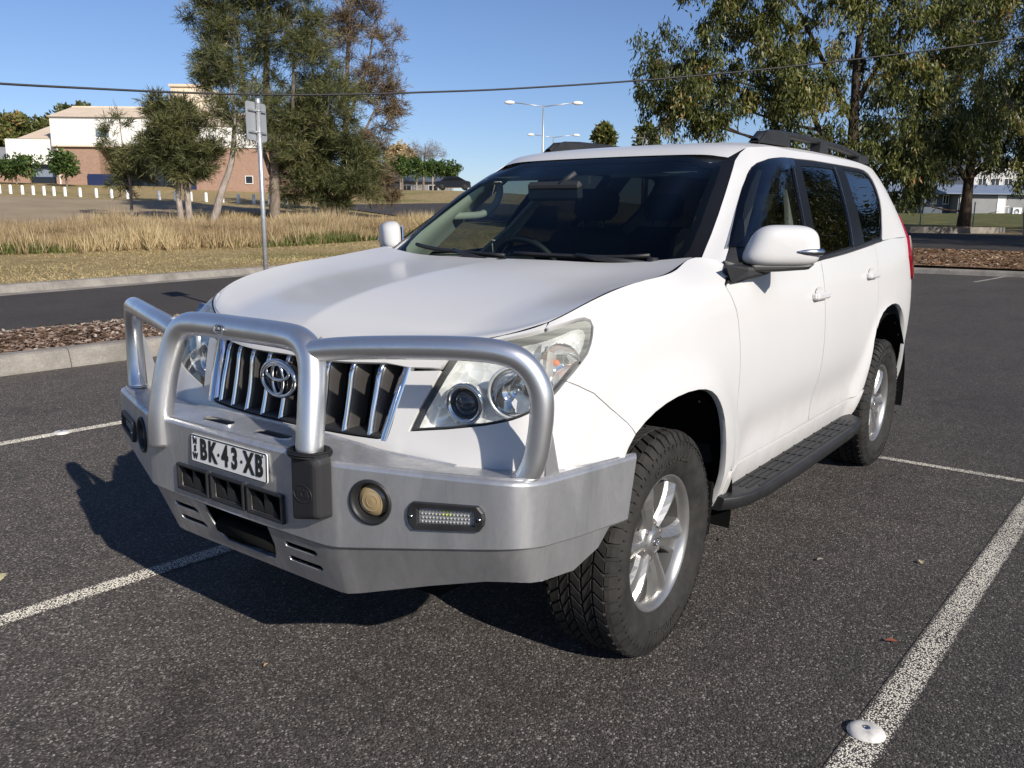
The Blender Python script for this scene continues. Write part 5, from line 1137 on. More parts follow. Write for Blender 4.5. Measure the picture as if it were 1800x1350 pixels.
# cowl and wipers
mb = MB(); mb.grid([[(-.27-.06*(y/.72)**2, y, 1.20+.02*(y/.72)**2), (-.40-.06*(y/.72)**2, y, 1.245+.02*(y/.72)**2)] for y in np.linspace(-.72, .72, 25)]); mb.build('cowl_panel', mat('black_plastic'), car)
def wiper(u0, v0, u1, v1, lab):
    def q(u, v, o): 
        p = GN([abs(u)], [v])[0]; n = GN.normal([abs(u)], [v])[0]; n = n if n[0] > 0 else -n; p = p+n*o; return (p[0], p[1]*(1 if u >= 0 else -1), p[2])
    w = MB(); w.tube([q(u0+(u1-u0)*t, v0+(v1-v0)*t, .016) for t in np.linspace(0, 1, 9)], .008, 6); w.tube([q(u0+(u1-u0)*t, v0+(v1-v0)*t, .006) for t in np.linspace(0, 1, 9)], .004, 6)
    w.tube([q(u1+.02, v1-.035, .018), q((u0+u1)/2+.1, (v0+v1)/2-.02, .034), q((u0+u1)/2, (v0+v1)/2, .024)], [.012, .009, .007], 8); p = q(u1+.02, v1-.035, .014); w.lathe([(0, .03), (.02, .028), (.024, 0)], p, n=14); w.build('wiper', mat('black_plastic'), car)
wiper(.02, .085, .62, .070, ''); wiper(-.60, .085, -.02, .075, '')
# grille
class LSym:
    def __call__(s, u, v): return LN(u, v)
def lpt(y, z, off=0.):
    """point on the nose at lateral y and height z"""
    u = np.interp(abs(y), [0, .22, .42, .58], [-1.48, -1.26, -1.06, -.90]); v = .9
    for _ in range(8):
        p = LN([u], [v])[0]; v += (z-p[2])*1.0; u += (abs(y)-p[1])
    return np.array([p[0]+off, y, z])
gr = empty('grille', (0, 0, 0)); gr.parent = car
mb = MB(); mb.grid([[lpt(y, z, -.075) for z in np.linspace(.775, 1.05, 8)] for y in np.linspace(-.45, .45, 19)]); mb.build('grille_back', mat('grille_black'), gr)
for i, y in enumerate((-.36, -.27, -.18, -.09, 0, .09, .18, .27, .36)):
    mb = MB(); zs = np.linspace(.808, 1.035, 12)
    bend = lambda z: -.035*max(0, (z-.975)/.06)**2
    L1 = [lpt(y, z, -.010+bend(z)) for z in zs]; lean = .012*np.sign(y+.001)
    def col(dy, dx): return [p+np.array([dx, dy, 0]) for p in L1]
    mb.grid(np.array([col(-.024, -.060), col(-.010, -.012), col(-.006, -.004), col(.006, -.004), col(.010, -.012), col(.024, -.060)]), 1)
    mb.grid(np.array([col(-.0075, -.006), col(-.0065, .002), col(0, .0045), col(.0065, .002), col(.0075, -.006)]), 0); mb.build('slat', [mat('chrome'), mat('slat_dark')], gr)
def strip(pts, w, d, m, name, par, nrm=(1, 0, 0)):
    mb = MB(); mb.tube(pts, w, 8); return mb.build(name, m, par)
for s in (1, -1):
    pts = [lpt(s*y, z, .001) for y, z in ((.432, .800), (.441, .85), (.449, .91), (.457, .965), (.462, 1.005))]
    mb = MB(); mb.grid(np.array([[p+np.array([-.03, -s*.040, 0]) for p in pts], [p+np.array([-.004, -s*.036, 0]) for p in pts], [p+np.array([.004, -s*.02, 0]) for p in pts], [p+np.array([.001, -s*.002, 0]) for p in pts], [p+np.array([-.02, -s*.0, 0]) for p in pts]])); mb.build('grille_frame', mat('chrome'), gr)
mb = MB(); ys = np.linspace(-.44, .44, 25); mb.grid(np.array([[lpt(y, 1.022, -.035) for y in ys], [lpt(y, 1.020, -.004) for y in ys], [lpt(y, 1.028, .002) for y in ys], [lpt(y, 1.036, .0) for y in ys], [lpt(y, 1.038, -.02) for y in ys]])); mb.build('grille_top_trim', mat('chrome'), gr)
mb = MB(); ys = np.linspace(-.43, .43, 25); mb.grid(np.array([[lpt(y, .822, -.07) for y in ys], [lpt(y, .812, -.008) for y in ys], [lpt(y, .804, -.004) for y in ys], [lpt(y, .800, -.03) for y in ys]])); mb.build('grille_lower_trim', mat('black_plastic'), gr)
# round three-ellipse emblem in the middle of the grille
em = MB(); ec = lpt(0, .932, .016)
def ell(cx, cz, a, b, w, n=40, x=0.): return [(ec[0]+x, ec[1]+cx+a*math.cos(t), ec[2]+cz+b*math.sin(t)) for t in np.linspace(0, 2*math.pi, n+1)[:-1]]
em.tube(ell(0, 0, .078, .054, .006), .0072, 8, 0, closed=True); em.tube(ell(0, .0, .026, .048, .005, x=.002), .0058, 8, 0, closed=True); em.tube(ell(0, .021, .054, .024, .005, x=.002), .0058, 8, 0, closed=True)
em.prism([(.074*math.cos(t), .051*math.sin(t)) for t in np.linspace(0, 2*math.pi, 33)[:-1]], -.03, -.004, lambda a, b2, h_: (ec[0]+h_, a, ec[2]+b2), 1)
em.build('emblem', [mat('chrome'), mat('gloss_black')], gr)
# headlamps
def head(mir):
    s = -1 if mir else 1
    hl = panel('headlight', LN, HL, mat('headlight_lens'), car, mirror=mir, off=-.001, thick=.0, gap=.003, h=.03)
    panel('lamp_gasket', LN, HL, mat('black_rubber'), hl, holes=[[((u+.70)*.955-.70, (v-1.10)*.94+1.10) for u, v in HL]], mirror=mir, off=-.006, thick=.03, gap=.001, h=.03)
    # stepped bowl behind the lens
    cen = (-.70, 1.09); rows = []
    for k, d in ((1.0, -.012), (.955, -.03), (.93, -.055), (.80, -.075), (.55, -.085), (.25, -.09), (.0, -.09)):
        q = [((u-cen[0])*k+cen[0], (v-cen[1])*k+cen[1]) for u, v in resample(HL, .03)]; U = np.array([a for a, b in q]); Vv = np.array([b for a, b in q]); Pp = LN(U, Vv); Nn = LN.normal(U, Vv); Nn[(Nn[:, 0] < 0)] *= -1
        row = Pp+Nn*d; row = np.concatenate([row, row[:1]]); row[:, 1] *= s; rows.append(row)
    mb = MB(); mb.grid(np.array(rows)); mb.build('reflector_bowl', mat('lamp_reflector'), hl, fixn=False)
    def at(u, v, d):
        p = LN([u], [v])[0]; n = LN.normal([u], [v])[0]; n = n if n[0] > 0 else -n; q = p+n*d; q[1] *= s; return q
    fwd = Matrix(((0, 0, 1), (1, 0, 0), (0, 1, 0)))                  # lathe axis along +x
    yaw = Matrix.Rotation(s*.22, 3, 'Z')@fwd
    c = at(-.862, 1.025, -.075)
    mb = MB(); mb.lathe([(.052, .0), (.060, .03), (.058, .042), (.050, .045), (.042, .036), (.040, .015)], c, n=36, frame=yaw); mb.build('projector_ring', mat('chrome'), hl)
    mb = MB(); mb.lathe([(.0405, .012), (.038, .022), (.030, .034), (.018, .041), (.0, .043)], c, n=28, frame=yaw); mb.build('projector_lens', mat('gloss_black'), hl)
    c = at(-.725, 1.085, -.085); mb = MB(); mb.lathe([(.066, .062), (.067, .058), (.060, .030), (.042, .010), (.016, .0), (.013, .0), (.013, .03), (.0, .033)], c, n=36, frame=Matrix.Rotation(s*.4, 3, 'Z')@fwd); mb.build('main_beam_bowl', mat('chrome'), hl)
    mb = MB(); mb.lathe([(.074, .050), (.075, .062), (.068, .066), (.066, .06)], c, n=36, frame=Matrix.Rotation(s*.4, 3, 'Z')@fwd); mb.build('main_beam_ring', mat('lamp_bezel'), hl)
    c = at(-.535, 1.15, -.062); mb = MB(); mb.lathe([(.060, .050), (.048, .018), (.020, .0), (.0, .0)], c, n=28, frame=Matrix.Rotation(s*.95, 3, 'Z')@fwd); mb.build('indicator_bowl', mat('chrome'), hl)
    mb = MB(); mb.lathe([(.009, .0), (.010, .02), (.006, .03), (0, .032)], tuple(c), n=14, frame=Matrix.Rotation(s*.95, 3, 'Z')@fwd); mb.build('indicator_bulb', mat('amber'), hl)
    pts = [at(u, v, -.03) for u, v in ((-.655, 1.005), (-.645, 1.06), (-.63, 1.13), (-.62, 1.215))]; mb = MB(); mb.grid(np.array([pts, [p+np.array([-.05, 0, 0]) for p in pts], [p+np.array([-.05, .02*s, 0]) for p in pts], [p+np.array([-.004, .02*s, 0]) for p in pts]])); mb.build('divider', mat('lamp_bezel'), hl)
both(head)
# wheel wells
def well(mir):
    s = -1 if mir else 1
    for ax, R, z0 in ((0., .515, .367), (-2.79, .535, .367)):
        mb = MB(); th = np.linspace(math.radians(24), math.radians(191), 40)
        rad = [R*(1+.06*max(0, math.cos(2*t))) for t in th]
        def ring(y, k=1.): return [(ax+rad[i]*k*math.cos(t), s*y, z0+rad[i]*k*math.sin(t)) for i, t in enumerate(th)]
        mb.grid(np.array([ring(.925), ring(.90), ring(.60), ring(.55, .9), ring(.55, .05)])); mb.build('wheel_arch_liner', mat('inner_black'), car, fixn=False)
        # clips along the liner lip
        for t in np.linspace(math.radians(120), math.radians(196), 6):
            c = MB(); c.lathe([(.0, .004), (.006, .004), (.008, 0)], (ax+R*.985*math.cos(t)*1.0, s*.90, z0+R*.985*math.sin(t)), 'Y', 10); c.build('liner_clip', mat('inner_black'), car)
        mb = MB(); x0 = ax-(.415 if ax == 0 else .445); mb.box((x0, s*.775, .37), (.014, .25, .20 if ax == 0 else .26), bev=.006, rot=Matrix.Rotation(-.12, 3, 'Y')); mb.build('mud_flap', mat('inner_black'), car)
both(well)
# side steps
def step(mir):
    s = -1 if mir else 1; mb = MB(); xs = [-.47, -.52, -.60, -.75, -1.1, -1.5, -1.9, -2.08, -2.18, -2.22]; yo = [.925, .962, .988, 1.004, 1.012, 1.012, 1.010, .995, .96, .92]
    prof = lambda y0, y1: [(y0, .372), (y0, .398), (y0+(y1-y0)*.2, .402), (y0+(y1-y0)*.85, .402), (y1-.003, .400), (y1, .394), (y1-.010, .352), (y1-.018, .347), (y0, .347), (y0, .372)]
    mb.grid(np.array([[(x, s*a, b) for a, b in prof(.83, y)] for x, y in zip(xs, yo)]))
    mb.add([(xs[0], s*a, b) for a, b in prof(.83, yo[0])[:-1]], [tuple(range(9))]); mb.add([(xs[-1], s*a, b) for a, b in prof(.83, yo[-1])[:-1]], [tuple(range(9))])
    st = mb.build('side_step', mat('black_plastic'), car)
    t = MB()
    for k in range(5): t.box((-1.35, s*(.865+.027*k), .4035), (1.42 if k < 4 else 1.3, .012, .005), bev=.002)
    for x in np.linspace(-.8, -1.95, 9): t.box((x, s*.92, .4045), (.012, .12, .006), bev=.002)
    t.build('tread_strip', mat('black_rubber'), st)
both(step)
# roof rails
def rail(mir):
    s = -1 if mir else 1; y = .575; mb = MB(); xs = [-1.44, -1.50, -1.60, -1.75, -1.95, -2.3, -2.7, -3.0, -3.15, -3.24, -3.29]; zt = [1.795, 1.826, 1.846, 1.856, 1.861, 1.865, 1.862, 1.850, 1.835, 1.812, 1.780]
    for x, z in zip(xs, zt): pass
    w = .021
    for i in range(len(xs)): pass
    g = [[(x, s*(y-w), z-.030), (x, s*(y-w*.8), z-.004), (x, s*y, z), (x, s*(y+w*.8), z-.004), (x, s*(y+w), z-.030), (x, s*(y-w), z-.030)] for x, z in zip(xs, zt)]; mb.grid(np.array(g))
    for x0, x1, zz in ((-1.43, -1.83, 1.835), (-2.30, -2.44, 1.845), (-3.06, -3.29, 1.825)):
        mb.prism([(x0, 1.775), (x0-.10*(1 if x0 > -2 else .2), zz), (x1, zz+.005), (x1-.02, 1.785)], y-w*1.25, y+w*1.25, lambda a, b2, h_: (a, s*h_, b2))
    mb.build('roof_rail', mat('black_plastic'), car)
both(rail)
# door mirrors
def mirr(mir):
    s = -1 if mir else 1; c = np.array([-.685, 1.003, 1.330]); g = []; MA = np.array([-.62, .785]); MN = np.array([.785, .62])
    def mq(a, d, z_): return (c[0]+MA[0]*a+MN[0]*d, s*(c[1]+MA[1]*a+MN[1]*d), c[2]+z_)
    for ph in np.linspace(-.5*math.pi, .5*math.pi, 25):
        row = []
        for th in np.linspace(0, 2*math.pi, 49):
            f = lambda q, e: math.copysign(abs(q)**e, q)
            e = .55; x = .058*math.sin(ph); rr = math.cos(ph)**.42
            yy = .133*f(math.cos(th), e)*rr; zz = .076*f(math.sin(th), e)*rr
            yy2 = yy+.034*(zz/.076)*max(0, -yy/.133)-.010*(zz/.076)*max(0, yy/.133); x2 = x*(1.15 if x > 0 else .55)
            row.append(mq(yy2, x2, zz))
        g.append(row)
    g = np.array(g); mb = MB()
    mb.grid(g); root = mb.build('door_mirror', WP, car)
    m2 = MB(); m2.prism([(-.125, -.066), (.115, -.062), (.090, -.084), (-.02, -.092), (-.115, -.096)], -.030, .040, lambda a, b2, h_: mq(a, h_, b2)); m2.build('mirror_underside', mat('black_plastic'), root, bevel=.01)
    m3 = MB(); A0 = [(-.445, .900, 1.196), (-.455, .895, 1.262), (-.62, .895, 1.262), (-.60, .905, 1.222)]; A1 = [(-.56, .930, 1.210), (-.56, .928, 1.256), (-.68, .925, 1.256), (-.68, .93, 1.216)]; A2 = [(-.63, .965, 1.222), (-.63, .965, 1.252), (-.72, .955, 1.252), (-.72, .955, 1.226)]; Vq = [(x_, s*y_, z_) for q_ in (A0, A1, A2) for x_, y_, z_ in q_]
    m3.add(Vq, [(4*k_+i_, 4*k_+(i_+1) % 4, 4*k_+4+(i_+1) % 4, 4*k_+4+i_) for k_ in range(2) for i_ in range(4)]+[(0, 1, 2, 3), (8, 9, 10, 11)]); m3.build('mirror_arm', mat('black_plastic'), root, bevel=.012)
    m4 = MB(); rows = []
    for t in np.linspace(0, 1, 9):
        yy = .030+t*.106; xx = .0645-.075*max(0, t-.62)**1.6; h_ = .0125*(.35+.65*min(1, t*3))
        rows.append([mq(yy, xx-.014, -.020-h_), mq(yy, xx+.002, -.020-h_*.8), mq(yy, xx+.004, -.020+h_*.8), mq(yy, xx-.014, -.020+h_)])
    m4.grid(np.array(rows)); m4.build('mirror_indicator', mat('chrome_dull'), root)
    m5 = MB(); m5.prism([(-.11, -.055), (.11, -.055), (.11, .055), (-.09, .055)], -.040, -.034, lambda a, b2, h_: mq(a, h_, b2)); m5.build('mirror_glass', mat('chrome'), root)
both(mirr)
# ------------------------------------------------------------------ wheels
def make_wheel():
    w = empty('wheel', (0, 0, 0)); ty = MB(); N = 96; HZ = .367
    prof = [(.222, -.006), (.232, .006), (.250, .017), (.285, .031), (.315, .033), (.338, .028), (.352, .020), (.366, .006), (.371, -.010), (.371, -.195), (.366, -.211), (.352, -.225), (.315, -.238), (.285, -.236), (.240, -.215), (.222, -.195)]
    ty.lathe(prof, (0, 0, 0), 'Y', N)
    # tread blocks: five staggered rows plus shoulder lugs
    nb = 52
    def block(a, y0, y1, wa, skew, r0=.368, r1=.3795):
        P = []
        for r, k in ((r0, 1.), (r1, .90)):
            for yy, sa in ((y0, -1), (y1, -1), (y1, 1), (y0, 1)):
                ym = (y0+y1)/2; y2 = ym+(yy-ym)*k; an = a+sa*wa*k/2+skew*(y2-ym); P.append((r*math.cos(an), y2, r*math.sin(an)))
        ty.add(P, [(4, 5, 6, 7), (0, 1, 5, 4), (1, 2, 6, 5), (2, 3, 7, 6), (3, 0, 4, 7)])
    for i in range(nb):
        a = 2*math.pi*i/nb; st = 2*math.pi/nb
        block(a, -.078, -.045, st*.80, 4.); block(a+st*.5, -.120, -.083, st*.82, -2.5); block(a, -.158, -.125, st*.80, 4.)
        block(a+st*.25, -.040, -.003, st*.84, -2.); block(a+st*.75, -.200, -.163, st*.84, 2.)
        for sd in (0, 1):       # shoulder lugs wrapping onto the sidewall
            y0 = .004 if sd == 0 else -.209; d = .016 if sd == 0 else -.016; P = []
            wl = st*(.80 if i % 2 else .62)
            for an in (a-wl/2, a+wl/2):
                P += [(.379*math.cos(an), y0-d*.3, .379*math.sin(an)), (.372*math.cos(an), y0+d*.55, .372*math.sin(an)), (.346*math.cos(an), y0+d*1.55, .346*math.sin(an)), (.344*math.cos(an), y0+d*.9, .344*math.sin(an)), (.365*math.cos(an), y0-d*.5, .365*math.sin(an))]
            ty.add(P, [(0, 1, 6, 5), (1, 2, 7, 6), (2, 3, 8, 7), (0, 4, 9, 5), (0, 1, 2, 3, 4), (5, 6, 7, 8, 9)])
    for i in range(72):         # fine ribs round the sidewall
        a = 2*math.pi*i/72; ty.box((.334*math.cos(a), .0305, .334*math.sin(a)), (.016, .003, .0035), rot=Matrix.Rotation(-a, 3, 'Y'))
    ty.v = [(x, y, max(z, -HZ+.001)) for x, y, z in ty.v]
    # raised lettering round the lower sidewall
    for txt, a0 in (('OPEN COUNTRY', -90), ('OPEN COUNTRY', 90)):
        V, F = text_mesh(txt, .034, .0012, 1.0, .0008); ty.add([((.296+y)*math.sin(x/.30+math.radians(a0+90)), .0335+z*1., -(.296+y)*math.cos(x/.30+math.radians(a0+90))*1.) for x, y, z in [(x, -y, z) for x, y, z in V]], F, 1)
    t_ = ty.build('tyre', [mat('tyre_rubber'), mat('tyre_dusty')], w, fixn=False)
    rm = MB()
    rm.lathe([(.221, -.200), (.226, -.004), (.2335, .001), (.2345, -.002), (.2320, .004), (.2250, .004), (.2170, -.006), (.2100, -.016), (.2060, -.03)], (0, 0, 0), 'Y', 72); rm.lathe([(.206, -.03), (.200, -.06), (.194, -.11)], (0, 0, 0), 'Y', 48, 2); rm.lathe([(.194, -.11), (.192, -.19)], (0, 0, 0), 'Y', 48, 1)  # barrel behind the spokes darker than the lip, shade put into its colour
    for k in range(6):
        a = 2*math.pi*k/6+.22; ca, sa = math.cos(a), math.sin(a); R = [.050, .078, .110, .145, .180, .2145]; HW = [.037, .034, .037, .046, .058, .075]; YC = [-.020, -.014, -.009, -.006, -.006, -.012]
        rows = []
        for r, hw, yc in zip(R, HW, YC):
            sec = [(-1.0, -.062), (-1.0, -.024), (-.80, -.014), (-.25, .000), (-.05, -.002), (.15, -.016), (.75, -.020), (1.0, -.034), (1.0, -.065)]
            rows.append([(r*ca-hw*q*sa, yc+h, r*sa+hw*q*ca) for q, h in sec])
        rm.grid(np.array(rows), 0, False)
    rm.lathe([(.0, -.016), (.030, -.015), (.040, -.018), (.044, -.026), (.060, -.026), (.074, -.032), (.078, -.05)], (0, 0, 0), 'Y', 36)
    for k in range(6):
        a = 2*math.pi*(k+.5)/6+.22; rm.lathe([(.0, -.004), (.007, -.004), (.0085, -.008), (.0085, -.02)], (.060*math.cos(a), -.020, .060*math.sin(a)), 'Y', 8, 1)
    rm.build('rim', [mat('rim_silver'), mat('brake_steel'), mat('rim_barrel_shade')], w, fixn=False)
    cp = MB()
    for cx, cz, a, b in ((0, 0, .0185, .0128), (0, 0, .0062, .0115), (0, .005, .0128, .0057)): cp.tube([(cx+a*math.cos(t), -.0135, cz+b*math.sin(t)) for t in np.linspace(0, 6.2832, 25)[:-1]], .0016, 6, closed=True)
    cp.build('hub_emblem', mat('chrome_dull'), w)
    vs = MB(); vs.tube([(.200*math.cos(.0), -.02, .200*math.sin(.0)), (.188*math.cos(.0), -.006, .188*math.sin(.0))], .005, 8); vs.build('valve', mat('black_rubber'), w)
    bd = MB(); bd.lathe([(.03, -.075), (.160, -.075), (.163, -.08), (.163, -.10)], (0, 0, 0), 'Y', 40); bd.lathe([(0, -.060), (.075, -.060), (.085, -.075)], (0, 0, 0), 'Y', 30); bd.build('brake_disc', mat('dark_cast'), w, fixn=False)
    bc = MB(); bc.box((.12, -.085, .06), (.09, .06, .16), bev=.012); bc.lathe([(.0, -.13), (.19, -.13)], (0, 0, 0), 'Y', 30); bc.build('brake_caliper', mat('dark_cast'), w)
    return w
wh = make_wheel(); wh.parent = car; wh.location = (0, .901, .367); wh.rotation_euler = (0, 0, math.radians(1.8))
for x, y, rz in ((0, -.901, 180+1.8), (-2.79, .901, 0), (-2.79, -.901, 180)):
    c = copy_tree(wh, car); c.location = (x, y, .367); c.rotation_euler = (0, 0, math.radians(rz))
# running gear and dark underside so that the arches and seams open on shade
mb = MB(); mb.box((-1.3, 0, .36), (3.9, 1.0, .12)); mb.box((.30, 0, .60), (.75, .95, .42)); mb.tube([(0, -.6, .34), (0, .6, .34)], .06, 8); mb.tube([(-2.79, -.7, .36), (-2.79, .7, .36)], .07, 8); mb.box((-2.79, 0, .36), (.3, .3, .26)); mb.build('chassis', mat('inner_black'), car)
mb = MB(); mb.box((-2.0, 0, .56), (3.0, 1.66, .04)); mb.box((-.50, 0, .85), (.03, 1.70, .66)); mb.build('cabin_floor', mat('carpet'), car)

# ------------------------------------------------------------------ bull bar
bar = empty('bull_bar', (0, 0, 0)); bar.parent = car; BA = mat('bar_alloy')
# u, front-top, crease, chin-top, chin-bottom, back-of-top
BC = [(0., (1.014, 0, .787), (1.008, 0, .556), (1.000, 0, .548), (.935, 0, .388), (.850, 0, .803)),
      (.27, (1.014, .27, .787), (1.008, .27, .556), (1.000, .27, .548), (.935, .27, .388), (.850, .27, .803)),
      (.405, (1.006, .400, .783), (1.004, .405, .556), (.996, .395, .548), (.933, .385, .388), (.835, .40, .792)),
      (.445, (.999, .440, .779), (.998, .446, .557), (.990, .436, .549), (.931, .416, .390), (.828, .43, .786)),
      (.50, (.981, .492, .777), (.980, .497, .563), (.971, .487, .555), (.917, .455, .398), (.815, .47, .780)),
      (.70, (.917, .684, .776), (.917, .690, .588), (.908, .680, .580), (.858, .655, .455), (.750, .66, .762)),
      (.87, (.866, .840, .778), (.866, .846, .609), (.857, .836, .601), (.818, .815, .498), (.670, .80, .761)),
      (.92, (.851, .886, .779), (.851, .892, .616), (.842, .882, .608), (.806, .862, .506), (.640, .84, .761)),
      (.95, (.839, .912, .779), (.839, .917, .619), (.830, .907, .611), (.797, .890, .510), (.615, .870, .760)),
      (.975, (.822, .930, .778), (.822, .935, .620), (.814, .925, .612), (.787, .910, .511), (.590, .885, .760)),
      (1.00, (.800, .943, .775), (.800, .948, .618), (.794, .938, .610), (.772, .925, .509), (.570, .905, .759)),
      (1.05, (.752, .951, .769), (.752, .956, .610), (.750, .946, .602), (.735, .935, .503), (.530, .922, .758)),
      (1.20, (.602, .957, .758), (.602, .962, .592), (.602, .952, .584), (.600, .945, .489), (.470, .935, .756)),
      (1.32, (.482, .959, .750), (.482, .964, .580), (.482, .954, .572), (.482, .949, .517), (.41, .942, .754)),
      (1.395, (.407, .960, .744), (.407, .965, .572), (.420, .955, .567), (.425, .950, .560), (.36, .947, .752)),
      (1.51, (.296, .960, .736), (.345, .965, .566), (.424, .955, .563), (.428, .950, .556), (.285, .949, .744))]
UPP = Ruled([(c[0], c[1], c[2]) for c in BC], .22); CHN = Ruled([(c[0], c[3], c[4]) for c in BC], .17)
TOPP = Ruled([(c[0], c[5], (c[1][0]-.012, c[1][1]-(.0 if c[0] < .9 else .010), c[1][2]+.011)) for c in BC], .16)
def circ_(cu, cv, r, k=1., n=28): return [(cu+r*math.cos(t), cv+k*r*math.sin(t)) for t in np.linspace(0, 2*math.pi, n+1)[:-1]]
VH = (.030, .098); FOG = (.558, .133)
up_ = [(0, 0), (.5, 0), (.9, 0), (1.0, 0), (1.2, 0), (1.395, 0), (1.51, 0), (1.51, .22), (1.2, .22), (1.0, .22), (.9, .22), (.5, .22), (0, .22), (0, VH[1]), (.075, VH[1]), (.075, VH[0]), (0, VH[0])]
panel('upper_band', UPP, up_, BA, bar, holes=[[(.102, VH[0]), (.252, VH[0]), (.252, VH[1]), (.102, VH[1])], circ_(*FOG, .056)], weld=0., gap=0, thick=.006, h=.022)
def slot(u0, u1, v, hh): 
    return [(u0+hh*.2, v-hh), (u1-hh, v-hh), (u1, v-hh*.2), (u1, v+hh*.5), (u1-hh*.6, v+hh), (u0+hh, v+hh), (u0, v+hh*.2), (u0, v-hh*.5)]
ch = [(0, 0), (.445, 0), (.70, 0), (.87, 0), (1.0, 0), (1.2, 0), (1.32, 0), (1.395, 0), (1.395, .17), (1.0, .17), (.445, .17), (.16, .168), (.155, .10), (.13, .045), (.115, .035), (0, .035)]
panel('chin_panel', CHN, ch, BA, bar, holes=[slot(.215, .36, .125, .011), slot(.205, .36, .070, .011)], weld=0., gap=0, thick=.006, h=.022)
tp_ = [(0, 0), (.5, 0), (1.0, 0), (1.51, 0), (1.51, .16), (1.0, .16), (.5, .16), (0, .16)]
panel('top_tray', TOPP, tp_, BA, bar, holes=[slot(.060, .205, .062, .020)], weld=0., gap=0, thick=.005, h=.025)
# rolled front edge between tray and band
mb = MB(); rw = []
for c in BC:
    a = np.array(c[1]); o = np.array([.012, .0 if c[0] < .9 else .010, -.011]); e0 = a-o*np.array([1, 1, 1]); e0 = np.array([a[0]-.012, a[1]-(.0 if c[0] < .9 else .010), a[2]+.011]); m1 = np.array([a[0]-.0035, a[1]-(.0 if c[0] < .9 else .003), a[2]+.0085])
    rw.append([e0, m1, a, a-np.array([0, 0, .001])])
g = np.array(rw); mb.grid(np.concatenate([(g*[1, -1, 1])[::-1], g])); mb.build('rolled_edge', BA, bar, fixn=False)
mb = MB(); rw = [[np.array(c[2]), np.array(c[2])-np.array([.004, .004 if c[0] > .5 else 0, .005]), np.array(c[3])] for c in BC]; g = np.array(rw); mb.grid(np.concatenate([(g*[1, -1, 1])[::-1], g])); mb.build('crease_fold', BA, bar, fixn=False)
mb = MB(); rw = [[np.array(c[4]), np.array(c[4])+np.array([-.05, 0, .012]), np.array(c[4])+np.array([-.16, -.04, .03])] for c in BC[:13]]; g = np.array(rw); mb.grid(np.concatenate([(g*[1, -1, 1])[::-1], g])); mb.build('bottom_return', BA, bar, fixn=False)
for s in (1, -1):
    mb = MB(); mb.add([(x, s*y, z) for x, y, z in [(.296, .959, .735), (.345, .964, .567), (.40, .90, .567), (.30, .90, .735)]], [(0, 1, 2, 3)]); mb.build('wing_end', BA, bar, fixn=False)
mb = MB(); mb.box((.955, 0, .66), (.05, .80, .20)); mb.box((.86, 0, .47), (.04, .70, .16)); mb.build('bar_backing', mat('inner_black'), bar)
# black moulded vents with wedge fins
for cy in (-.177, 0., .177):
    mb = MB(); w, h0, h1 = .075, .586, .660; x = 1.014
    for (a0, a1, b0, b1) in ((-w-.008, w+.008, h1-.004, h1+.006), (-w-.008, w+.008, h0-.006, h0+.004), (-w-.008, -w+.004, h0, h1), (w-.004, w+.008, h0, h1)): mb.box((x, cy+(a0+a1)/2, (b0+b1)/2), (.014, a1-a0, b1-b0), bev=.003)
    for q in (-.055, .002):
        mb.add([(1.006, cy+q-.018, h1-.004), (1.006, cy+q-.018, h0+.004), (.975, cy+q+.03, h0+.004), (1.006, cy+q+.045, h0+.004)], [(0, 1, 2), (0, 2, 3), (0, 1, 3), (1, 2, 3)])
    mb.add([(.972, cy-w, h0), (.972, cy+w, h0), (.972, cy+w, h1), (.972, cy-w, h1)], [(0, 1, 2, 3)])
    mb.build('vent', mat('black_plastic'), bar)
mb = MB(); mb.box((.925, 0, .485), (.02, .30, .13), bev=.01); mb.tube([(.945, -.14, .47), (.945, .14, .47)], .028, 12); mb.build('winch_recess', mat('inner_black'), bar)
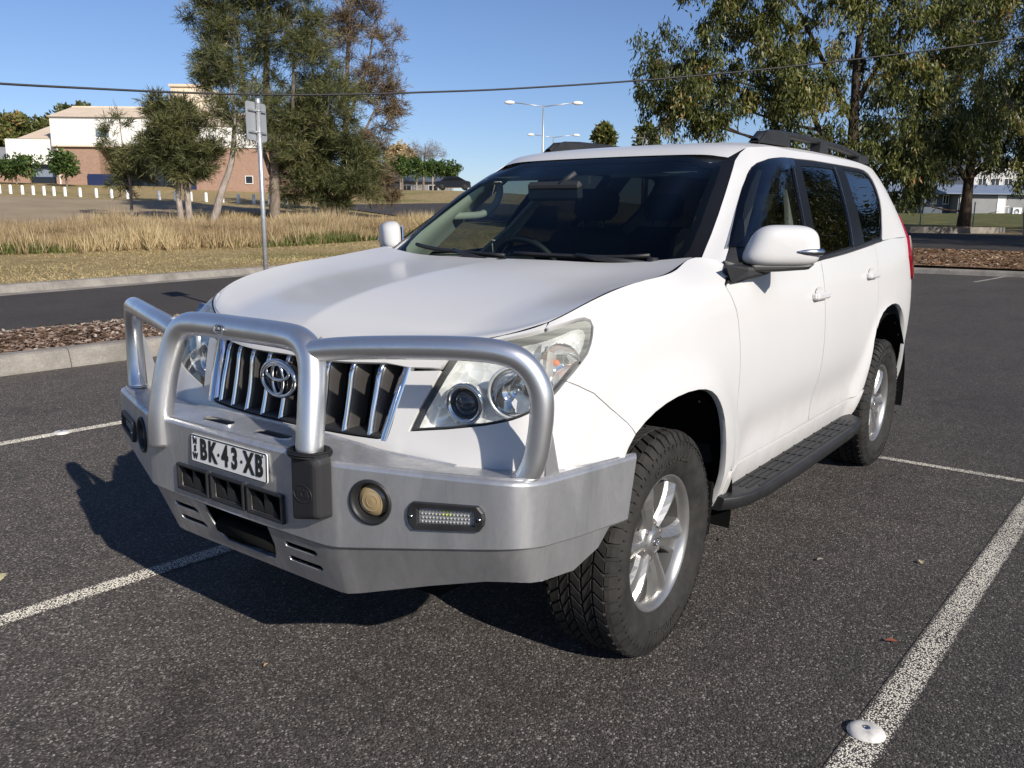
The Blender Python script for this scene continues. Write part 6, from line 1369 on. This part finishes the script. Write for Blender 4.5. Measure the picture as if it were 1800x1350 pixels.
# hoops
HOOP = [(1.004, .362, .700), (1.000, .360, .80), (.978, .350, .93), (.958, .334, 1.015), (.948, .312, 1.062), (.942, .275, 1.086), (.939, .22, 1.094), (.938, .10, 1.096), (.938, 0, 1.096)]
hp = smooth_poly(HOOP+[(x, -y, z) for x, y, z in HOOP[::-1][1:]], 6)
mb = MB(); mb.tube([tuple(p) for p in hp], .0375, 24); mb.build('hoop', mat('tube_alloy'), bar)
for s in (1, -1):
    LP_ = [(.948, .325, 1.066), (.930, .42, 1.080), (.900, .55, 1.092), (.845, .735, 1.102), (.803, .84, 1.098), (.775, .897, 1.074), (.758, .932, 1.02), (.755, .941, .95), (.763, .930, .84), (.775, .908, .778)]
    mb = MB(); mb.tube([(p[0], s*p[1], p[2]) for p in smooth_poly(LP_, 6)], .0305, 22); mb.build('side_loop', mat('tube_alloy'), bar)
    wd = MB(); th = np.linspace(0, 6.2832, 29)[:-1]; wd.tube([(.9405+.0345*math.cos(t)*.4, s*(.352+.012*math.cos(t)), 1.068+.034*math.sin(t)) for t in th], .0042, 6, closed=True); wd.tube([(.7715+.0325*math.cos(t), s*(.909+.0325*math.sin(t)), .788) for t in th], .0042, 6, closed=True); wd.build('weld_bead', mat('bar_alloy'), bar)
    mb = MB(); mb.prism([(.722, .768), (.660, .766), (.700, .90), (.728, .99)], .938, .944, lambda a, b2, h_: (a, s*(h_-.01), b2)); mb.build('gusset', mat('bar_alloy'), bar)
    # fog lamp
    c = UPP([FOG[0]], [FOG[1]])[0]; n = UPP.normal(np.array([FOG[0]]), np.array([FOG[1]]))[0]; n = n if n[0] > 0 else -n
    n = Vector((n[0], s*n[1], n[2])); fr_ = n.to_track_quat('Z', 'Y').to_matrix(); c = (c[0], s*c[1], c[2])
    mb = MB(); mb.lathe([(.060, -.002), (.062, .004), (.058, .008), (.051, .006), (.048, -.004), (.044, -.028), (.042, -.045)], c, n=36, frame=fr_); fg = mb.build('fog_lamp', mat('black_plastic'), bar, fixn=False)
    # the glass stands forward of the recess, aimed straight ahead
    f2 = fr_
    cc = Vector(c)-n*.026; mb = MB(); mb.lathe([(.0445, -.01), (.0445, .006), (.040, .013), (.026, .019), (.0, .021)], cc, n=32, frame=f2)
    for rr_ in (.014, .026): mb.lathe([(rr_, .0195 if rr_ < .02 else .0185), (rr_+.0015, .0215 if rr_ < .02 else .0205), (rr_+.003, .0185 if rr_ < .02 else .0170)], cc, n=32, frame=f2)
    fo_ = mb.build('fog_glass', mat('fog_glass'), bar, fixn=False)
    # LED indicator lamp: long hexagonal frame, clear cover, rows of emitters
    uc, vc = .772, .105
    def lp(a, b2, o):
        p = UPP(np.array([uc+a]), np.array([vc+b2]))[0]; nn2 = UPP.normal(np.array([uc+a]), np.array([vc+b2]))[0]; nn2 = nn2 if nn2[0] > 0 else -nn2; p = p+nn2*o; return (p[0], s*p[1], p[2])
    hexo = [(-.108, .0), (-.105, .022), (-.092, .042), (.092, .042), (.105, .022), (.108, 0), (.105, -.022), (.092, -.042), (-.092, -.042), (-.105, -.022)]; hexi = [(-.078, 0), (-.078, .012), (-.078, .024), (.078, .024), (.078, .012), (.078, 0), (.078, -.012), (.078, -.024), (-.078, -.024), (-.078, -.012)]
    mb = MB(); mb.grid(np.array([[lp(a, b2, o) for a, b2 in (q+q[:1])] for q, o in ((hexo, 0.), (hexo, .010), ([(a*.96, b2*.95) for a, b2 in hexo], .013), ([(a*1.05, b2*1.1) for a, b2 in hexi], .012), (hexi, .004), (hexi, -.004))]), 0, False)
    mb.add([lp(a, b2, -.002) for a, b2 in hexi], [tuple(range(10))], 1)
    for sx in (-.095, .095): mb.tube([lp(sx, 0, .010), lp(sx, 0, .016)], .0045, 8, 2)
    led = mb.build('indicator_lamp', [mat('black_plastic'), mat('lamp_bezel'), mat('chrome_dull')], bar, fixn=False)
    dt = MB()
    for i in range(15):
        for j in range(4):
            dt.tube([lp(-.070+.010*i+(.002 if j % 2 else 0), -.018+.012*j, .000), lp(-.070+.010*i+(.002 if j % 2 else 0), -.018+.012*j, .003)], .0024, 6, 1 if (6 <= i <= 8 and j >= 2) else 0)
    dt.build('indicator_emitters', [mat('led_white'), mat('led_yellow')], bar, fixn=False)
# rubber buffer at the foot of the hoop
mb = MB(); bp = [(-.062, .615), (.058, .640), (.060, .800), (.046, .812), (-.048, .812), (-.060, .800)]
ring = lambda y, k, dx: [(1.012+dx, .385+(y_-0)*k, (z_-.71)*k+.71) for y_, z_ in bp]
V = [(1.000, .385+a, b) for a, b in bp]+[(1.036, .385+a*.92, (b-.71)*.96+.71) for a, b in bp]+[(1.048, .385+a*.70, (b-.71)*.88+.71) for a, b in bp]; n = 6
mb.add(V, [(i, (i+1) % n, n+(i+1) % n, n+i) for i in range(n)]+[(n+i, n+(i+1) % n, 2*n+(i+1) % n, 2*n+i) for i in range(n)]+[tuple(range(2*n, 3*n))], 0)
mb.tube([(1.004+.052*math.cos(t)*.9, .366+.056*math.sin(t), .806) for t in np.linspace(0, 6.2832, 25)[:-1]], .010, 8, closed=True)
bf = mb.build('rubber_buffer', mat('black_rubber'), bar, bevel=.008)
V, F = text_mesh('ECB', .030, .0006, .9, .0012); mb = MB(); mb.add([(1.0485+z, .385+x, .705+y) for x, y, z in V], F); th = np.linspace(0, 6.2832, 29)[:-1]; mb.tube([(1.0485, .385+.036*math.cos(t), .705+.024*math.sin(t)) for t in th], .0016, 5, closed=True); mb.build('buffer_mark', mat('black_rubber'), bar)
# oval maker's badge on the hoop
bc_ = Vector((.938, -.03, 1.096)); ang = math.radians(28)
def on_tube(y, a, r): return (.938+r*math.cos(a), y, 1.096+r*math.sin(a))
mb = MB(); K = 24; by = -.055
ov = [(.027*math.cos(t), .36*math.sin(t)) for t in np.linspace(0, 6.2832, K+1)[:-1]]
mb.add([on_tube(by, -.05, .0405)]+[on_tube(by+a, -.05+b, .0405) for a, b in ov], [(0, 1+i, 1+(i+1) % K) for i in range(K)], 0); mb.tube([on_tube(by+a, -.05+b, .0402) for a, b in ov], .0016, 6, 1, closed=True)
V, F = text_mesh('ECB', .021, .0009, .85, 0); mb.add([on_tube(by+x, -.05+(y+.003)/.038, .0409) for x, y, z in V], F, 2)
for q in (-.010, -.0125): mb.add([on_tube(by+x, -.05+(q+d)/.038, .0409) for x, d in ((-.013, 0), (.013, 0), (.013, .0014), (-.013, .0014))], [(0, 1, 2, 3)], 2)
mb.build('badge', [mat('lamp_bezel'), mat('chrome'), mat('plate_black')], bar, fixn=False)
# number plate
pl_ = empty('number_plate', (1.0165, .0148, .7299)); pl_.parent = car; pl_.rotation_euler = (0, -.03, 0)
PW, PH = .372, .0865
mb = MB(); mb.prism(rrect(PW, PH, .008), 0, .003, lambda a, b2, h_: (h_, a, b2)); mb.build('plate', mat('plate_white'), pl_)
mb = MB(); P0 = rrect(PW-.005, PH-.005, .006); n = len(P0); mb.tube([(.0035, a, b) for a, b in P0], .0016, 5, closed=True); mb.build('plate_rim', mat('plate_black'), pl_)
def chars(txt, size, yc, zc, sx, bold):
    V, F = text_mesh(txt, size, bold, sx, .0007); mb = MB(); mb.add([(.0042+z, yc+x, zc+y) for x, y, z in V], F); mb.build('character', mat('plate_black'), pl_, fixn=False)
for ch_, yc in (('B', -.118), ('K', -.073), ('4', -.010), ('3', .036), ('X', .103), ('B', .150)): chars(ch_, .085, yc, .0, .72, .0034)
for yc in (-.042, .069): 
    mb = MB(); mb.lathe([(0, .0012), (.005, .0012), (.005, 0)], (.0035, yc, .0), 'X', 10); mb.build('plate_dot', mat('plate_black'), pl_)
for ch_, zc in (('N', .023), ('S', .0), ('W', -.023)): chars(ch_, .025, -.161, zc, .95, .0011)
for yc, zc in ((-.168, .034), (.168, .034)): mb = MB(); mb.lathe([(0, .002), (.004, .002), (.0045, 0)], (.0035, yc, zc), 'X', 8); mb.build('plate_screw', mat('chrome_dull'), pl_)

# ------------------------------------------------------------------ cabin
mb = MB(); dash = [(-.34, 1.165), (-.46, 1.205), (-.62, 1.205), (-.78, 1.175), (-.84, 1.11), (-.86, .98), (-.80, .86), (-.78, .62), (-.50, .62)]
mb.prism(dash, -.72, .72, lambda a, b2, h_: (a, h_, b2)); dsh = mb.build('dashboard', mat('dash_black'), car, bevel=.015)
mb = MB(); mb.prism([(-.60, 1.19), (-.66, 1.25), (-.80, 1.25), (-.84, 1.16)], -.53, -.19, lambda a, b2, h_: (a, h_, b2)); mb.build('instrument_hood', mat('dash_black'), dsh, bevel=.015)
mb = MB(); mb.box((-.70, .03, 1.205), (.16, .40, .06), bev=.015); mb.box((-.55, .30, 1.211), (.20, .18, .012), bev=.004); mb.build('centre_stack', mat('dash_black'), dsh)
sw = MB(); R_ = Matrix.Rotation(math.radians(-62), 3, 'Y'); ctr = Vector((-.98, -.36, 1.165))
sw.tube([R_@Vector((.185*math.cos(t), .185*math.sin(t), 0))+ctr for t in np.linspace(0, 6.2832, 41)[:-1]], .016, 10, closed=True)
for a in (0, math.pi, -math.pi/2): sw.tube([ctr+R_@Vector((.05*math.sin(a), .05*math.cos(a), 0)), ctr+R_@Vector((.18*math.sin(a), .18*math.cos(a), 0))], .018, 8)
sw.lathe([(.0, .03), (.06, .025), (.07, 0), (.05, -.03)], ctr, n=20, frame=R_); sw.tube([ctr, ctr+Vector((.22, 0, -.10))], .035, 10); sw.build('steering_wheel', mat('dash_black'), car)
def seat(x, y, w, nm, hr=((0,),)):
    st = empty(nm, (0, 0, 0)); st.parent = car
    m1 = MB(); m1.box((x+.02, y, .80), (.52, w, .18), bev=.05); m1.build('cushion', mat('seat_cloth'), st)
    m2 = MB(); m2.box((x-.27, y, 1.10), (.15, w*.96, .58), rot=Matrix.Rotation(-.28, 3, 'Y'), bev=.055); m2.build('backrest', mat('seat_cloth'), st)
    for dy in hr[0]:
        m3 = MB(); m3.box((x-.40, y+dy, 1.505), (.10, .27, .17), rot=Matrix.Rotation(-.2, 3, 'Y'), bev=.04); m3.build('headrest', mat('seat_cloth'), st)
        m4 = MB()
        for q in (-.06, .06): m4.tube([(x-.395, y+dy+q, 1.44), (x-.355, y+dy+q, 1.34)], .007, 6)
        m4.build('headrest_rod', mat('chrome_dull'), st)
seat(-1.22, .37, .50, 'front_seat'); seat(-1.22, -.37, .50, 'front_seat'); seat(-2.12, 0, 1.30, 'rear_seat', ((-.42, 0, .42),))
mb = MB(); mb.box((-.80, -.09, 1.545), (.035, .29, .085), bev=.014, rot=Matrix.Rotation(.15, 3, 'Y')); mb.tube([(-.79, -.06, 1.57), (-.83, 0, 1.625)], .012, 8); mb.build('rear_view_mirror', mat('dash_black'), car)
for s in (1, -1): 
    mb = MB(); mb.box((-1.0, s*.33, 1.625), (.16, .42, .02), bev=.006, rot=Matrix.Rotation(.18, 3, 'Y')); mb.build('sun_visor', mat('visor_grey', (.11, .115, .12), .8), car)
def trims(mir):
    s = -1 if mir else 1
    ra = [(-.48, .775, 1.23), (-.60, .742, 1.33), (-.75, .705, 1.43), (-.92, .665, 1.54), (-1.05, .635, 1.63)]; rb = [(-.62, .80, 1.22), (-.73, .77, 1.31), (-.87, .738, 1.42), (-1.03, .70, 1.54), (-1.17, .665, 1.64)]; rc = [(x_-.10, y_+.02, z_) for x_, y_, z_ in rb]
    mb = MB(); mb.grid(np.array([[(x_+.03, s*(y_+.02), z_) for x_, y_, z_ in ra], [(x_, s*y_, z_) for x_, y_, z_ in ra], [((a_[0]+b_[0])/2, s*((a_[1]+b_[1])/2-.014), (a_[2]+b_[2])/2) for a_, b_ in zip(ra, rb)], [(x_, s*y_, z_) for x_, y_, z_ in rb], [(x_, s*y_, z_) for x_, y_, z_ in rc]])); tr = mb.build('pillar_trim', mat('trim_pale'), car, fixn=False)
    q = lambda u, v, d: (lambda p, n: tuple((p+(n if n[1] > 0 else -n)*d)*[1, s, 1]))(GN([u], [v])[0], GN.normal([u], [v])[0])
    mb = MB(); mb.tube([tuple(p) for p in smooth_poly([(-.84, s*.735, 1.43), (-.90, s*.69, 1.435), (-.99, s*.665, 1.445), (-1.07, s*.65, 1.49), (-1.10, s*.64, 1.55), (-1.085, s*.635, 1.60), (-1.06, s*.65, 1.625)], 5)], .019, 10); mb.build('grab_handle', mat('trim_pale'), tr)
    panel('pillar_trim', GN, [(1.56, .0), (1.78, .0), (1.75, .2), (1.66, .5), (1.56, .5), (1.62, .2)], mat('trim_pale'), car, mirror=mir, off=-.05, thick=.02, gap=0, h=.05)
    panel('pillar_trim', GN, [(2.44, .04), (2.72, .04), (2.66, .28), (2.62, .52), (2.40, .52), (2.43, .3)], mat('trim_pale'), car, mirror=mir, off=-.05, thick=.02, gap=0, h=.05)
    panel('door_card', LN, [(.56, .55), (2.4, .55), (2.4, 1.24), (.60, 1.24)], mat('seat_cloth'), car, mirror=mir, off=-.07, thick=0, gap=0, h=.10)
both(trims)
panel('rear_window', GN, [(4.26, .11), (4.87, .11), (4.87, .46), (4.30, .46)], mat('privacy_glass'), car, off=-.006, thick=0, gap=0, h=.08)
panel('rear_window', GN, [(4.26, .11), (4.87, .11), (4.87, .46), (4.30, .46)], mat('privacy_glass'), car, off=-.006, thick=0, gap=0, h=.08, mirror=True)

# ------------------------------------------------------------------ small things on the asphalt
def disc(x, y, label):
    mb = MB(); mb.lathe([(.0, .015), (.016, .015), (.028, .0145), (.043, .011), (.050, .004), (.052, .0)], (0, 0, 0), 'Z', 36); mb.lathe([(.0, .0175), (.009, .0172), (.011, .015)], (0, 0, 0), 'Z', 14, 1)
    o = mb.build('pavement_disc', [mat('disc_white', rough=.5, build=lambda n, l, b: l.new(ramp(n, l, noise(n, l, 16, 5, .6, objco(n)), [(.35, (.38, .37, .35)), (.5, (.62, .60, .56)), (.7, (.70, .68, .64))]), b.inputs['Base Color'])), mat('chrome_dull')]); o.location = (x, y, .004); tag(o, label, 'pavement marker', 'round white pavement markers')
disc(.085, 1.607, 'round white pavement marker on the bay line near the camera'); disc(-.09, -3.525, 'round white pavement marker on the far bay line at the left edge')
def leafy(x, y, rz, L, col, label, lobes=5):
    mb = MB(); n = 14; e = []
    for i in range(n+1):
        t = i/n; w = L*.24*math.sin(math.pi*t)**.8*(1+.35*math.sin(t*lobes*6.28)); e.append((t*L, w, .004+.10*L*abs(math.sin(t*2.6+.4))))
    V = []; F = []
    for a, w, z in e: V += [(a, w, z+.3*w), (a, 0, z*.7), (a, -w, z+.25*w)]
    for i in range(n): F += [(3*i, 3*i+1, 3*i+4, 3*i+3), (3*i+1, 3*i+2, 3*i+5, 3*i+4)]
    mb.add(V, F, 0, True); o = mb.build('fallen_leaf', mat('leaf_'+label[:9], col, .7), fixn=False); o.location = (x, y, .004); o.rotation_euler = (0, 0, rz); tag(o, label, 'leaf', 'fallen leaves on the asphalt')
import numpy as _n
for px, py, rz, L, col, lab in ((1617, 988, .4, .042, (.42, .37, .22), 'pale curled fallen leaf on the asphalt right of the front wheel'), (1555, 1130, 2.0, .042, (.20, .06, .03), 'reddish fallen leaf beside the near bay line'), (8, 1012, 1.0, .075, (.52, .46, .27), 'large pale yellow fallen leaf at the left edge of the picture'), (1436, 988, 2.6, .036, (.25, .23, .20), 'grey fallen leaf between the front wheel and the pale curled leaf'), (240, 668, .5, .07, (.34, .27, .14), 'tan fallen leaf at the foot of the island kerb'), (472, 1170, .2, .022, (.42, .28, .16), 'tiny tan leaf scrap in front of the car shadow')):
    d = _fw+_rt*(px-900)/FPX-_up*(py-675)/FPX; t = -CAM[2]/d[2]; p = CAM+d*t; leafy(float(p[0]), float(p[1]), rz, L, col, lab)
